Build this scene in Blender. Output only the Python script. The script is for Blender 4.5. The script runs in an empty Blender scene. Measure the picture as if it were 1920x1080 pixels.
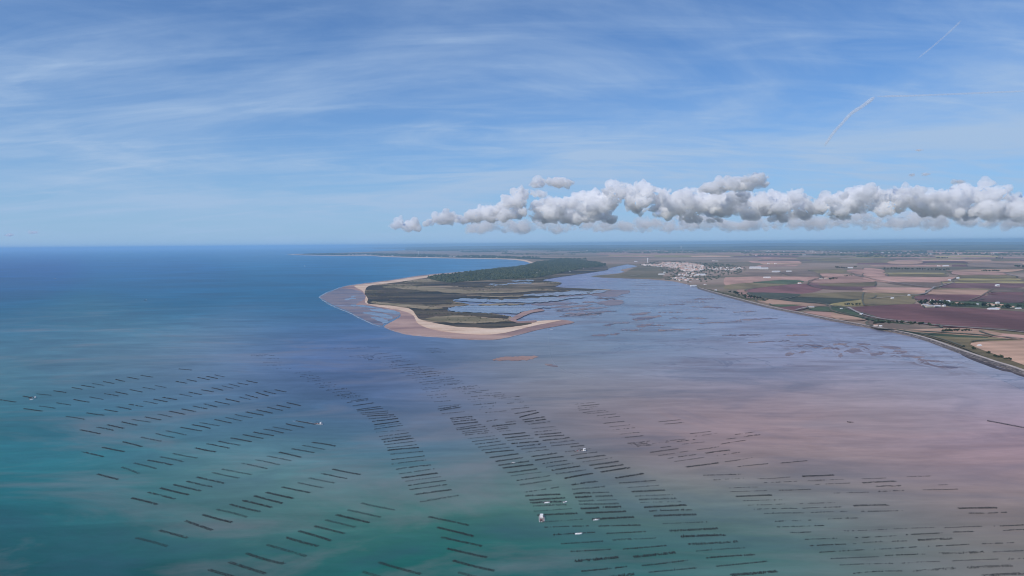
import bpy, bmesh, math, random
import numpy as np
from mathutils import Matrix, Vector, geometry, noise

random.seed(7); rng = np.random.default_rng(7)
scene = bpy.context.scene
R = math.radians

# ------------------------------------------------------------------ camera
H = 260.0                       # metres above the water
F = 1297.0                      # focal length in pixels of a 1920 wide frame
PITCH = math.atan(82.6 / F); ROLL = -0.009
cam_d = bpy.data.cameras.new('camera'); cam = bpy.data.objects.new('camera', cam_d)
scene.collection.objects.link(cam)
cam_d.sensor_width = 36.0; cam_d.lens = 36.0 * F / 1920.0
cam_d.clip_start = 1.0; cam_d.clip_end = 600000.0
CAMR = Matrix.Rotation(math.pi / 2 - PITCH, 4, 'X') @ Matrix.Rotation(ROLL, 4, 'Z')
cam.matrix_world = Matrix.Translation((0, 0, H)) @ CAMR
scene.camera = cam

# ------------------------------------------------------------------ light
SUN_EL, SUN_AZ = 44.0, 226.0    # azimuth clockwise from +Y (view direction): left and a little behind
sd = Vector((math.sin(R(SUN_AZ)) * math.cos(R(SUN_EL)), math.cos(R(SUN_AZ)) * math.cos(R(SUN_EL)), math.sin(R(SUN_EL))))
sun_d = bpy.data.lights.new('sun', 'SUN'); sun_d.energy = 3.2; sun_d.angle = R(0.55); sun_d.color = (1.0, 0.93, 0.85)
sun = bpy.data.objects.new('sun', sun_d); scene.collection.objects.link(sun)
sun.rotation_euler = (-sd).to_track_quat('-Z', 'Y').to_euler()

SKY_TINT, SKY_SAT, AIR_H, AIR_K = (0.36, 0.70, 1.08, 1), 1.0, 0.16, 0.94
world = bpy.data.worlds.new('World'); scene.world = world; world.use_nodes = True
wn, wl = world.node_tree.nodes, world.node_tree.links
wn.clear()
def wnode(t, **k):
    n = wn.new(t)
    for a, b in k.items(): setattr(n, a, b)
    return n
def wmath(op, a, b=None, clamp=False):
    n = wnode('ShaderNodeMath', operation=op); n.use_clamp = clamp
    for i, v in enumerate((a, b)):
        if v is None: continue
        if isinstance(v, (int, float)): n.inputs[i].default_value = v
        else: wl.new(v, n.inputs[i])
    return n.outputs[0]
tc = wnode('ShaderNodeTexCoord')
sep = wnode('ShaderNodeSeparateXYZ'); wl.new(tc.outputs['Generated'], sep.inputs[0])
zc = wmath('MAXIMUM', sep.outputs['Z'], 0.012)           # below the horizon the sky goes on as at the horizon
cmb = wnode('ShaderNodeCombineXYZ'); wl.new(sep.outputs['X'], cmb.inputs[0]); wl.new(sep.outputs['Y'], cmb.inputs[1]); wl.new(zc, cmb.inputs[2])
sky = wnode('ShaderNodeTexSky', sky_type='NISHITA'); sky.sun_disc = False
sky.sun_elevation = R(SUN_EL); sky.sun_rotation = R(SUN_AZ)
sky.altitude = 260.0; sky.air_density = 0.9; sky.dust_density = 0.35; sky.ozone_density = 3.0
wl.new(cmb.outputs[0], sky.inputs[0])
# thin cirrus sheet: the view direction laid out on a flat layer high above
den = wmath('ADD', zc, 0.16)
u = wmath('DIVIDE', sep.outputs['X'], den); v = wmath('DIVIDE', sep.outputs['Y'], den)
pl = wnode('ShaderNodeCombineXYZ'); wl.new(u, pl.inputs[0]); wl.new(v, pl.inputs[1])
def cirrus(rot, scl, nscale, detail, lo, hi, seed, dist=0.6):
    m = wnode('ShaderNodeMapping'); m.inputs['Rotation'].default_value = (0, 0, R(rot)); m.inputs['Scale'].default_value = scl
    m.inputs['Location'].default_value = (seed, seed * 1.7, seed * .3)
    wl.new(pl.outputs[0], m.inputs[0])
    n = wnode('ShaderNodeTexNoise'); n.inputs['Scale'].default_value = nscale; n.inputs['Detail'].default_value = detail
    n.inputs['Roughness'].default_value = 0.58; n.inputs['Distortion'].default_value = dist
    wl.new(m.outputs[0], n.inputs['Vector'])
    r = wnode('ShaderNodeMapRange'); r.interpolation_type = 'SMOOTHSTEP'
    r.inputs['From Min'].default_value = lo; r.inputs['From Max'].default_value = hi
    wl.new(n.outputs['Fac'], r.inputs['Value'])
    return r.outputs[0]
c1 = cirrus(-16, (0.6, 1.0, 1), 1.0, 7, 0.36, 0.72, 3.1, .9)          # broad soft veils
c2 = cirrus(-32, (0.9, 2.6, 1), 1.8, 7, 0.32, 0.86, 9.4, 1.0)        # combed fibres
c3 = cirrus(6, (0.4, 0.9, 1), 1.2, 5, 0.36, 0.64, 5.7)                # where the fibres gather
c4 = cirrus(-5, (0.30, 3.0, 1), 1.6, 7, 0.48, 0.72, 1.3, .6)          # long thin bands
cs = wmath('ADD', wmath('MULTIPLY', c1, 0.74), wmath('MULTIPLY', wmath('MULTIPLY', c2, 0.58), wmath('ADD', c3, 0.2)))
cs = wmath('ADD', cs, wmath('MULTIPLY', c4, 0.25))
cs = wmath('MULTIPLY', cs, wmath('MINIMUM', wmath('DIVIDE', 0.19, wmath('ADD', zc, 0.02)), 1.25))   # a slanting look passes more of the layer
cs = wmath('MULTIPLY', cs, 1.08, clamp=True)
tint = wnode('ShaderNodeMix', data_type='RGBA', blend_type='MULTIPLY'); tint.inputs['Factor'].default_value = 1.0
wl.new(sky.outputs[0], tint.inputs[6]); tint.inputs[7].default_value = SKY_TINT
hsv = wnode('ShaderNodeHueSaturation'); hsv.inputs['Saturation'].default_value = SKY_SAT; wl.new(tint.outputs[2], hsv.inputs['Color'])
mix = wnode('ShaderNodeMix', data_type='RGBA'); wl.new(cs, mix.inputs['Factor'])
wl.new(hsv.outputs[0], mix.inputs[6]); mix.inputs[7].default_value = (3.8, 5.1, 7.25, 1)
# pale blue air low over the horizon, the same all round
air = wmath('MULTIPLY', wmath('POWER', 2.718, wmath('MULTIPLY', zc, -1 / AIR_H)), AIR_K)
mix2 = wnode('ShaderNodeMix', data_type='RGBA'); wl.new(air, mix2.inputs['Factor'])
wl.new(mix.outputs[2], mix2.inputs[6]); mix2.inputs[7].default_value = (3.25, 4.9, 7.0, 1)
mix = mix2
bg = wnode('ShaderNodeBackground'); bg.inputs['Strength'].default_value = 0.105
wl.new(mix.outputs[2], bg.inputs['Color'])
wo = wnode('ShaderNodeOutputWorld'); wl.new(bg.outputs[0], wo.inputs['Surface'])

vs = scene.view_settings
vs.view_transform = 'Standard'; vs.look = 'None'; vs.exposure = 0.0; vs.gamma = 1.0; vs.use_curve_mapping = False
cy = scene.cycles
cy.use_denoising = True; cy.max_bounces = 64; cy.diffuse_bounces = 2; cy.glossy_bounces = 2
cy.volume_bounces = 60; cy.transparent_max_bounces = 24; cy.transmission_bounces = 2; cy.volume_max_steps = 256
cy.use_adaptive_sampling = False; cy.filter_width = 1.1

# ------------------------------------------------------------------ helpers
CR3 = CAMR.to_3x3()
def at(px, py, z=0.0):
    """the place on the level z that the photograph shows at pixel px, py"""
    d = CR3 @ Vector(((px - 960) / F, (540 - py) / F, -1))
    t = (z - H) / min(d.z, -0.0009)
    return Vector((d.x * t, d.y * t, z))
CRi = CR3.transposed()
def pix(x, y, z=0.0):
    p = CRi @ Vector((x, y, z - H))
    if p.z > -1: return (960, 2000)
    return (960 - F * p.x / p.z, 540 + F * p.y / p.z)
def hor(px): return 466.0 - 0.009 * px
col = scene.collection
def tag(o, label=None, cat=None, group=None, kind=None):
    for k, val in (('label', label), ('category', cat), ('group', group), ('kind', kind)):
        if val: o[k] = val
    return o
def obj(name, me, parent=None, loc=None, rotz=0):
    o = bpy.data.objects.new(name, me); col.objects.link(o)
    if parent: o.parent = parent
    if loc is not None: o.location = loc
    o.rotation_euler = (0, 0, rotz)
    return o
def mesh(verts, faces, mats=(), midx=None, smooth=False):
    me = bpy.data.meshes.new('mesh'); me.from_pydata([tuple(p) for p in verts], [], faces)
    for m in mats: me.materials.append(m)
    if midx is not None: me.polygons.foreach_set('material_index', midx)
    if smooth: me.polygons.foreach_set('use_smooth', [True] * len(me.polygons))
    me.update(); return me
def npmesh(V, Fq, mat=None, colors=None):
    """mesh from numpy arrays, all faces of the same size"""
    me = bpy.data.meshes.new('mesh'); k = Fq.shape[1]
    me.vertices.add(len(V)); me.vertices.foreach_set('co', V.astype(np.float32).ravel())
    me.loops.add(Fq.size); me.loops.foreach_set('vertex_index', Fq.astype(np.int32).ravel())
    me.polygons.add(len(Fq)); me.polygons.foreach_set('loop_start', np.arange(0, Fq.size, k, dtype=np.int32))
    if mat: me.materials.append(mat)
    me.update(calc_edges=True)
    return me
def empty(name, loc, rotz=0):
    o = obj(name, None, loc=loc, rotz=rotz); o.empty_display_size = 2; return o
ORD = ['', 'first', 'second', 'third', 'fourth', 'fifth', 'sixth', 'seventh', 'eighth', 'ninth', 'tenth', 'eleventh', 'twelfth', 'thirteenth', 'fourteenth', 'fifteenth', 'sixteenth', 'seventeenth', 'eighteenth', 'nineteenth', 'twentieth']
TENS = {20: 'twenty', 30: 'thirty', 40: 'forty', 50: 'fifty', 60: 'sixty'}
def ordinal(i):
    if i <= 20: return ORD[i]
    t = i // 10 * 10; return {30: 'thirtieth', 40: 'fortieth', 50: 'fiftieth', 60: 'sixtieth'}[i] if i % 10 == 0 else TENS[t] + '-' + ORD[i % 10]
def lin(r, g, b):
    f = lambda c: (c / 255 / 12.92) if c <= 10 else ((c / 255 + .055) / 1.055) ** 2.4
    return (f(r), f(g), f(b))

# ------------------------------------------------------------------ materials
def mat(name):
    m = bpy.data.materials.new(name); m.use_nodes = True
    nt = m.node_tree; return m, nt.nodes, nt.links, nt.nodes['Principled BSDF']
def add_noise(n, l, scale, detail=5, rough=.6, sc=(1, 1, 1), rot=0, coord='Position', dist=0):
    if coord == 'Position': src = n.new('ShaderNodeNewGeometry').outputs['Position']
    else: src = n.new('ShaderNodeTexCoord').outputs['Object']
    mp = n.new('ShaderNodeMapping'); mp.inputs['Scale'].default_value = sc; mp.inputs['Rotation'].default_value = (0, 0, R(rot))
    l.new(src, mp.inputs[0])
    t = n.new('ShaderNodeTexNoise'); t.inputs['Scale'].default_value = scale; t.inputs['Detail'].default_value = detail
    t.inputs['Roughness'].default_value = rough; t.inputs['Distortion'].default_value = dist
    l.new(mp.outputs[0], t.inputs['Vector'])
    return t.outputs['Fac']
def ramp(n, l, fac, stops):
    r = n.new('ShaderNodeValToRGB'); e = r.color_ramp.elements
    e[0].position, e[0].color = stops[0][0], (*stops[0][1], 1)
    e[1].position, e[1].color = stops[-1][0], (*stops[-1][1], 1)
    for p, c in stops[1:-1]:
        k = e.new(p); k.color = (*c, 1)
    l.new(fac, r.inputs[0]); return r.outputs[0]
def mixc(n, l, fac, a, b, blend='MIX'):
    m = n.new('ShaderNodeMix'); m.data_type = 'RGBA'; m.blend_type = blend
    for i, val in ((0, fac), (6, a), (7, b)):
        if isinstance(val, (int, float)): m.inputs[i].default_value = val
        elif isinstance(val, tuple): m.inputs[i].default_value = (*val, 1)
        else: l.new(val, m.inputs[i])
    return m.outputs[2]
def bump(n, l, h, strength, dist):
    b = n.new('ShaderNodeBump'); b.inputs['Strength'].default_value = strength; b.inputs['Distance'].default_value = dist
    l.new(h, b.inputs['Height']); return b.outputs[0]
def plain(name, c, rough=.7, var=.25, scale=.5, coord='Object', rnd=0.0, spec=.3):
    m, n, l, p = mat(name)
    f = add_noise(n, l, scale, 4, coord=coord)
    a = tuple(x * (1 - var) for x in c); b = tuple(min(1, x * (1 + var)) for x in c)
    out = ramp(n, l, f, [(.3, a), (.7, b)])
    if rnd:
        oi = n.new('ShaderNodeObjectInfo')
        hs = n.new('ShaderNodeHueSaturation')
        mr = n.new('ShaderNodeMapRange'); mr.inputs['To Min'].default_value = 1 - rnd; mr.inputs['To Max'].default_value = 1 + rnd
        l.new(oi.outputs['Random'], mr.inputs[0]); l.new(mr.outputs[0], hs.inputs['Value']); l.new(out, hs.inputs['Color']); out = hs.outputs[0]
    l.new(out, p.inputs['Base Color'])
    p.inputs['Roughness'].default_value = rough; p.inputs['Specular IOR Level'].default_value = spec
    return m

# ------------------------------------------------------------------ sea
# fitted water, silt and mud colours; dark patches at left carry painted-in cloud shade
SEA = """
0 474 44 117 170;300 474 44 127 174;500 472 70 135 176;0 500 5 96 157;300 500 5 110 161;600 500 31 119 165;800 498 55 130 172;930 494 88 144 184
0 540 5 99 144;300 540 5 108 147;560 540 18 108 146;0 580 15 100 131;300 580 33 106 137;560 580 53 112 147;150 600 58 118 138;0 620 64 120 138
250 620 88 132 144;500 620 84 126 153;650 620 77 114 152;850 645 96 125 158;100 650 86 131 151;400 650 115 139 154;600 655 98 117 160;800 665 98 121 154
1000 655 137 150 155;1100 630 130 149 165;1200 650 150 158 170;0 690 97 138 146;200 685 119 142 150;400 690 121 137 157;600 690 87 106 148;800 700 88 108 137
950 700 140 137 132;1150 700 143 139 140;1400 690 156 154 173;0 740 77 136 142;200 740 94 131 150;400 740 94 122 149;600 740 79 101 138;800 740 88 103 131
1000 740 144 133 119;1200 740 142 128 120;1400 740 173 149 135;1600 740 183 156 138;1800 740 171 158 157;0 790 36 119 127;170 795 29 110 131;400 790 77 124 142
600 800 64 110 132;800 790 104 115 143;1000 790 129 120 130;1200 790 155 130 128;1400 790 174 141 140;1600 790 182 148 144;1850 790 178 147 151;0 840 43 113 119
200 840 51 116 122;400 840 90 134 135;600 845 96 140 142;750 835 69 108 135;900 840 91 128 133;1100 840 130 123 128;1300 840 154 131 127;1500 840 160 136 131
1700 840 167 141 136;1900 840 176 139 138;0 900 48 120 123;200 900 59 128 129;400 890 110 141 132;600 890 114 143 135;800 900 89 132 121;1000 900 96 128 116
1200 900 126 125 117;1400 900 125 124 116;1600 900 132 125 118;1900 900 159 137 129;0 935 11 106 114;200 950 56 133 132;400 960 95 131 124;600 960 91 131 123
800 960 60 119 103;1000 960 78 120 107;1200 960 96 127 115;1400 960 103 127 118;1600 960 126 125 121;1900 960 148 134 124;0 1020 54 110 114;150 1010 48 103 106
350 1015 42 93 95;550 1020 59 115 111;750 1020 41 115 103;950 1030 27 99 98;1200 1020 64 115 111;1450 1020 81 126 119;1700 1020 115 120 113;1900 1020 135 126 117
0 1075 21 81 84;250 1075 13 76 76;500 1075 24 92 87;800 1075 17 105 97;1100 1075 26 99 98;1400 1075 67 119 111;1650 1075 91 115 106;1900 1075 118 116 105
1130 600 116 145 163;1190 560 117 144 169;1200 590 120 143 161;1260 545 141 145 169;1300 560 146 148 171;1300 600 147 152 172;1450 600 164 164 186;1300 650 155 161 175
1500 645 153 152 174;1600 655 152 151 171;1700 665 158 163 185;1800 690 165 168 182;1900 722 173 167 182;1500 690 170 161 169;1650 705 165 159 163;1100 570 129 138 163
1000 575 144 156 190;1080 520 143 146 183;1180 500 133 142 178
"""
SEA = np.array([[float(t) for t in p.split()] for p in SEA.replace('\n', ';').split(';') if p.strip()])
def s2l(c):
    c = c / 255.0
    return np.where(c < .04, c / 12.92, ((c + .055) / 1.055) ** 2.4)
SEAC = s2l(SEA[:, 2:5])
def fbm(x, y, s, o=4):
    val = 0; a = 1.0
    for i in range(o):
        val += a * noise.noise((x / s, y / s, i * 7.3)); s *= .5; a *= .55
    return val
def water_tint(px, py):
    """looks up the fitted water colour of a place by where the photograph shows it"""
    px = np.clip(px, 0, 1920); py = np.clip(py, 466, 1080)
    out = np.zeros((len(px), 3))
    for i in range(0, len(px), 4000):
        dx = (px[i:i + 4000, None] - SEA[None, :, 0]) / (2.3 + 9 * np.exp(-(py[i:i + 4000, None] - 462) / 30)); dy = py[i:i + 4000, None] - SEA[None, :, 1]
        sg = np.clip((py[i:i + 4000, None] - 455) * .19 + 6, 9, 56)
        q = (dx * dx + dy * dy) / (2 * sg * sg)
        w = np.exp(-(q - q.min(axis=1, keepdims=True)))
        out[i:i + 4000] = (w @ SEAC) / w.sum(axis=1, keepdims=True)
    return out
def water_attr(me, bonus=0.0):
    n = len(me.vertices); co = np.empty(n * 3); me.vertices.foreach_get('co', co); co = co.reshape(-1, 3)
    pp = np.array([pix(*c) for c in co]); px, py = pp[:, 0], pp[:, 1]
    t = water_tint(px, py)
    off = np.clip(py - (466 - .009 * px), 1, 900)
    # light mirrored by the surface is added by the renderer: take its usual share off the mapped colour
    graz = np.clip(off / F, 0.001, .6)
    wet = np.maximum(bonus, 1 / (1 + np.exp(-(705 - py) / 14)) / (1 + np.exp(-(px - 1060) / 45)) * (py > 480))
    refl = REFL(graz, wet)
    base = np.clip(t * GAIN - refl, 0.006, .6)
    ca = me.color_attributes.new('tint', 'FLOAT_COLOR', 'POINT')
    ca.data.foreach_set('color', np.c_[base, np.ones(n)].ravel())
    sl = me.attributes.new('silt', 'FLOAT', 'POINT')          # the open sea beyond the bay is clear
    sl.data.foreach_set('value', np.clip(.06 + .94 / (1 + np.exp(-(py - 600 + 25 * np.sin(px / 170)) / 14)) + np.clip((px - 700) / 300, 0, 1) * (py > 500), 0, 1))
    rp = me.attributes.new('ripple', 'FLOAT', 'POINT')        # sand ripples laid bare off the dike
    yc = 648 + np.clip(px - 1600, 0, 400) * .19 - np.clip(1600 - px, 0, 300) * .01
    rp.data.foreach_set('value', np.exp(-((py - yc - 3) / 13) ** 2) * np.clip((px - 1440) / 60, 0, 1) * np.clip((1850 - px) / 80, 0, 1))
    wa = me.attributes.new('wet', 'FLOAT', 'POINT'); wa.data.foreach_set('value', wet)
GAIN = np.array([1.0, 1.0, 1.0])
def REFL(graz, wet):
    k = .02 + .12 * np.exp(-graz / .09)
    k = k * (1 + 1.2 * wet)
    return k[:, None] * np.array([.16, .27, .45])[None, :]

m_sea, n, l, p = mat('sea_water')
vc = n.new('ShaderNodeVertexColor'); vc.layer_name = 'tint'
wa = n.new('ShaderNodeAttribute'); wa.attribute_name = 'wet'
sla = n.new('ShaderNodeAttribute'); sla.attribute_name = 'silt'
big = add_noise(n, l, .0016, 6, .58, (.55, 1.0, 1), 12, dist=.8)
strk = add_noise(n, l, .014, 7, .66, (.25, 1.0, 1), 8, dist=1.0)
fine = add_noise(n, l, .06, 4, .6, (.35, 1.0, 1), -6)
plume = add_noise(n, l, .0042, 8, .62, (.5, 1.0, 1), 10, dist=1.4)
hs = n.new('ShaderNodeHueSaturation')
def mr(src, lo, hi, a, b):
    x = n.new('ShaderNodeMapRange'); x.inputs['From Min'].default_value = lo; x.inputs['From Max'].default_value = hi
    x.inputs['To Min'].default_value = a; x.inputs['To Max'].default_value = b; l.new(src, x.inputs[0]); return x.outputs[0]
def mm(op, a, b):
    x = n.new('ShaderNodeMath'); x.operation = op
    for i, val in enumerate((a, b)):
        if isinstance(val, (int, float)): x.inputs[i].default_value = val
        else: l.new(val, x.inputs[i])
    return x.outputs[0]
vv = mm('MULTIPLY', mm('MULTIPLY', mr(big, .3, .7, .78, 1.22), mr(strk, .35, .65, .86, 1.14)), mr(fine, .3, .7, .92, 1.08))
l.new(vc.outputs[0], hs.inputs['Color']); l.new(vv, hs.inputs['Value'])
silt = mixc(n, l, mm('MULTIPLY', mr(plume, .50, .70, 0, .44), sla.outputs['Fac']), hs.outputs[0], (.27, .24, .25))       # drifting silt
silt = mixc(n, l, mr(plume, .50, .30, 0, .42), silt, (.050, .095, .15))                  # clearer water between
# on the flats: patches of firmer violet-brown mud in the film of water
mud1 = add_noise(n, l, .011, 6, .65, (.30, 1, 1), 14, dist=1.2)
mud2 = add_noise(n, l, .0028, 4, .6, (.5, 1, 1), 20, dist=.6)
mf = mm('MULTIPLY', mm('MULTIPLY', mr(mud1, .46, .62, 0, 1), mr(mud2, .40, .60, .12, .75)), wa.outputs['Fac'])
cc = mixc(n, l, mf, silt, (.15, .12, .145))
rpa = n.new('ShaderNodeAttribute'); rpa.attribute_name = 'ripple'
rn = add_noise(n, l, .016, 6, .68, (1.0, .45, 1), 38, dist=1.8)
rf = mm('MULTIPLY', mr(rn, .49, .58, 0, .95), rpa.outputs['Fac'])
cc = mixc(n, l, rf, cc, (.135, .080, .082))
cc = mixc(n, l, mm('MULTIPLY', mr(rn, .46, .36, 0, .5), rpa.outputs['Fac']), cc, (.10, .115, .19))
# thin drainage creeks
ck = add_noise(n, l, .0045, 5, .6, (.5, 1, 1), 24, dist=.8)
ckd = mm('ABSOLUTE', mm('SUBTRACT', ck, .5), 0)
cc = mixc(n, l, mm('MULTIPLY', mr(ckd, .0, .012, .55, 0), wa.outputs['Fac']), cc, (.10, .10, .15))
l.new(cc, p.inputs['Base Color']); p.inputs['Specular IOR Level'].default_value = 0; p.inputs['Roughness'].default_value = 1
wv = add_noise(n, l, .16, 5, .65, (.5, 1, 1), 15)
nb = bump(n, l, wv, .30, 1.1)
l.new(nb, p.inputs['Normal'])
# wind-ruffled water mirrors less of the sky at a flat angle than a calm film does
fr = n.new('ShaderNodeFresnel'); fr.inputs['IOR'].default_value = 1.33
gl = n.new('ShaderNodeBsdfGlossy'); l.new(mr(wa.outputs['Fac'], 0, 1, .32, .18), gl.inputs['Roughness']); l.new(nb, gl.inputs['Normal'])
ms = n.new('ShaderNodeMixShader'); bare = mr(mm('MAXIMUM', mm('MULTIPLY', mf, .8), rf), 0, 1, 1, .22)          # mud that has fallen dry mirrors little
l.new(mm('MULTIPLY', bare, mm('MULTIPLY', fr.outputs[0], mr(wa.outputs['Fac'], 0, 1, .32, .85))), ms.inputs[0])
l.new(p.outputs[0], ms.inputs[1]); l.new(gl.outputs[0], ms.inputs[2])
l.new(ms.outputs[0], [q for q in n if q.type == 'OUTPUT_MATERIAL'][0].inputs['Surface'])

offs = [1.7, 2.4, 3.4, 4.6, 6, 8, 10, 12.5, 15, 18, 21, 24.5, 28, 32]
while offs[-1] < 700: offs.append(offs[-1] + min(7, 4 + offs[-1] * .012))
offs += [850, 1100, 1600, 3000]
radii = [H * F / o for o in offs]
angs = list(np.arange(-44, 44.01, .38)) + list(np.arange(50, 316, 8))
V = [(r * math.sin(R(a)), r * math.cos(R(a)), 0) for r in radii for a in angs] + [(0, 0, 0)]
na, nr = len(angs), len(radii); Fc = []
for i in range(nr - 1):
    for j in range(na):
        k = (j + 1) % na
        Fc.append((i * na + j, (i + 1) * na + j, (i + 1) * na + k, i * na + k))
for j in range(na): Fc.append(((nr - 1) * na + j, len(V) - 1, (nr - 1) * na + (j + 1) % na))
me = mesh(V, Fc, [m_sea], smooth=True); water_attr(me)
tag(obj('sea', me), kind='structure')

# ------------------------------------------------------------------ ground sheets
def P(s, ox=0, oy=0, k=1.0):
    t = [float(q) for q in s.replace(';', ' ').split()]
    return [(ox + t[i] / k, oy + t[i + 1] / k) for i in range(0, len(t), 2)]
def smooth_poly(pts, n=4, jit=0.0, closed=True):
    out = []; N = len(pts)
    rg = range(N if closed else N - 1)
    for i in rg:
        g = lambda q: pts[q % N] if closed else pts[max(0, min(N - 1, q))]
        a, b, c, d = g(i - 1), g(i), g(i + 1), g(i + 2)
        for s in range(n):
            t = s / n
            f = lambda k: .5 * (2 * b[k] + (c[k] - a[k]) * t + (2 * a[k] - 5 * b[k] + 4 * c[k] - d[k]) * t * t + (3 * b[k] - a[k] - 3 * c[k] + d[k]) * t ** 3)
            x, y = f(0), f(1)
            # never overshoot the two knots by much
            x = min(max(x, min(b[0], c[0]) - 3), max(b[0], c[0]) + 3); y = min(max(y, min(b[1], c[1]) - .8), max(b[1], c[1]) + .8)
            if jit: x += jit * 1.6 * noise.noise((x * .21, y * .9, 3.3)); y += jit * .5 * noise.noise((x * .21, y * .9, 8.1))
            out.append((x, y))
    if not closed: out.append(pts[-1])
    return out
def inside(poly, x, y):
    c = False; j = len(poly) - 1
    for i in range(len(poly)):
        xi, yi = poly[i]; xj, yj = poly[j]
        if (yi > y) != (yj > y) and x < (xj - xi) * (y - yi) / (yj - yi) + xi: c = not c
        j = i
    return c
def sheet(name, poly, z, m, step=None, hfun=None, skirt=1.5):
    """a sheet of ground with its outline on the level z, finely divided when step is given"""
    pts = [Vector(q) for q in poly]; N = len(pts)
    if step:
        xs = [q[0] for q in poly]; ys = [q[1] for q in poly]
        y = min(ys) + step[1] / 2
        while y < max(ys):
            x = min(xs) + step[0] * random.random()
            while x < max(xs):
                if inside(poly, x, y): pts.append(Vector((x, y)))
                x += step[0]
            y += step[1]
    vv, ee, ff, *_ = geometry.delaunay_2d_cdt(pts, [], [list(range(N))], 1, .01)
    W = []
    for q in vv:
        w = at(q.x, q.y, z)
        if hfun: w.z += hfun(q.x, q.y, w)
        W.append(w)
    faces = []
    for f in ff:
        f = list(f); a, b, c = W[f[0]], W[f[1]], W[f[2]]
        if (b - a).cross(c - a).z < 0: f.reverse()
        faces.append(f)
    if skirt:                     # the edge goes down into the water or soil
        b0 = len(W); edge = [at(q[0], q[1], z) for q in poly]
        for w in edge: W.append(w); W.append(w - Vector((0, 0, skirt)))
        for i in range(N):
            j = (i + 1) % N
            faces.append([b0 + 2 * i, b0 + 2 * i + 1, b0 + 2 * j + 1, b0 + 2 * j])
    return mesh(W, faces, [m])

def ground_mat(name, stops, scale, sc=(1, 1, 1), rot=0, rough=.85, fine=.15, dist=.6, spec=.2, detail=7):
    m, n, l, p = mat(name)
    stops = [(.5 + (a_ - .5) * .6, c_) for a_, c_ in stops]          # a noise keeps near its middle
    f = add_noise(n, l, scale, detail, .62, sc, rot, dist=dist)
    c = ramp(n, l, f, stops)
    g = add_noise(n, l, .25, 5, .65)
    c = mixc(n, l, 1.0, c, ramp(n, l, g, [(.25, (1 - fine,) * 3), (.75, (1 + fine,) * 3)]), 'MULTIPLY')
    l.new(c, p.inputs['Base Color']); p.inputs['Roughness'].default_value = rough; p.inputs['Specular IOR Level'].default_value = spec
    l.new(bump(n, l, g, .35, .8), p.inputs['Normal'])
    return m
m_sand = ground_mat('dry_sand', [(.22, (.44, .28, .19)), (.45, (.68, .49, .35)), (.78, (.80, .62, .47))], .012, (.4, 1, 1), 5)
m_wetsand = ground_mat('wet_sand', [(.25, (.23, .118, .090)), (.5, (.40, .225, .155)), (.75, (.54, .33, .23))], .006, (.3, 1, 1), 12, rough=.45, spec=.4)
m_tidal = ground_mat('tidal_mud', [(.30, (.10, .058, .068)), (.46, (.19, .112, .10)), (.56, (.31, .19, .135)), (.64, (.15, .10, .11)), (.78, (.30, .31, .38))], .011, (.25, 1, 1), 14, rough=.35, spec=.5)
m_dune = ground_mat('dune_grass', [(.36, (.030, .030, .022)), (.43, (.062, .050, .038)), (.48, (.115, .085, .058)), (.53, (.080, .074, .044)), (.58, (.17, .13, .08)), (.66, (.32, .24, .16))], .0040, (.22, 1, 1), 9, fine=.3)
m_marsh = ground_mat('salt_marsh', [(.25, (.095, .092, .05)), (.5, (.165, .138, .08)), (.75, (.23, .185, .12))], .006, (.35, 1, 1), 8, fine=.25)
m_darkmud = ground_mat('dark_mud', [(.3, (.060, .045, .048)), (.55, (.115, .085, .08)), (.8, (.18, .13, .11))], .03, (.3, 1, 1), 10, rough=.5)
m_land = ground_mat('farmland', [(.25, (.13, .11, .065)), (.42, (.21, .165, .105)), (.55, (.30, .21, .155)), (.75, (.37, .28, .21))], .0009, (.35, 1, 1), 14, fine=.2)
m_woodland = ground_mat('distant_woods', [(.32, (.022, .035, .020)), (.5, (.045, .060, .034)), (.62, (.10, .10, .065)), (.78, (.17, .145, .105))], .0012, (.22, 1, 1), 4, fine=.3, dist=.3)
m_forestfloor = ground_mat('pine_floor', [(.3, (.032, .042, .022)), (.7, (.080, .080, .040))], .02)

m_pond, n, l, p = mat('still_water')
f = add_noise(n, l, .012, 6, .65, (.2, 1, 1), 8, dist=1)
l.new(ramp(n, l, f, [(.42, (.12, .10, .12)), (.48, (.17, .19, .24)), (.60, (.24, .28, .34))]), p.inputs['Base Color']); p.inputs['Roughness'].default_value = .22; p.inputs['IOR'].default_value = 1.33

# the mainland: from the spit's root round the bay to the far cape, and along the dike on the right
shore = P("1310 541 1330 547 1355 554 1392 564 1430 574 1462 581 1492 587 1560 601 1598 608 1635 615 1672 622 1710 630 1747 641 1785 655 1822 668 1860 681 1920 701 2080 765 2300 860")
river_n = P("1306 537 1282 531 1262 527 1241 525 1215 523 1190 522 1160 521 1128 520 1108 517.5 1140 514.5 1160 512.5 1172 509.5 1163 506 1180 502.5 1196 499.3 1188 496.8 1176 495.4 1170 496.6 1150 500.5 1136 505 1120 508 1098 511 1085 513.5")
bay_far = P("997 494.5 990 490.5 975 487.6 955 486.0 930 485.2 900 484.8 860 484.2 820 483.6 780 482.8 745 482.0 716 481.0 700 479.6 680 479.4 650 479.5 620 479.2 590 478.8 560 478.1 538 477.2 552 476.2 590 475.2 640 474.0 690 472.2 740 470.0 790 467.8")
top = [(830, hor(830) + 1.8), (1100, hor(1100) + 1.75), (1400, hor(1400) + 1.75), (1700, hor(1700) + 1.75), (2000, hor(2000) + 1.75), (2300, hor(2300) + 1.75), (2700, hor(2700) + 1.75), (2700, 860)]
land_poly = shore + top[::-1] + bay_far[::-1] + river_n[::-1]
ZL = 1.6
tag(obj('mainland', sheet('mainland', land_poly, ZL, m_land, skirt=3)), kind='structure')
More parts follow.
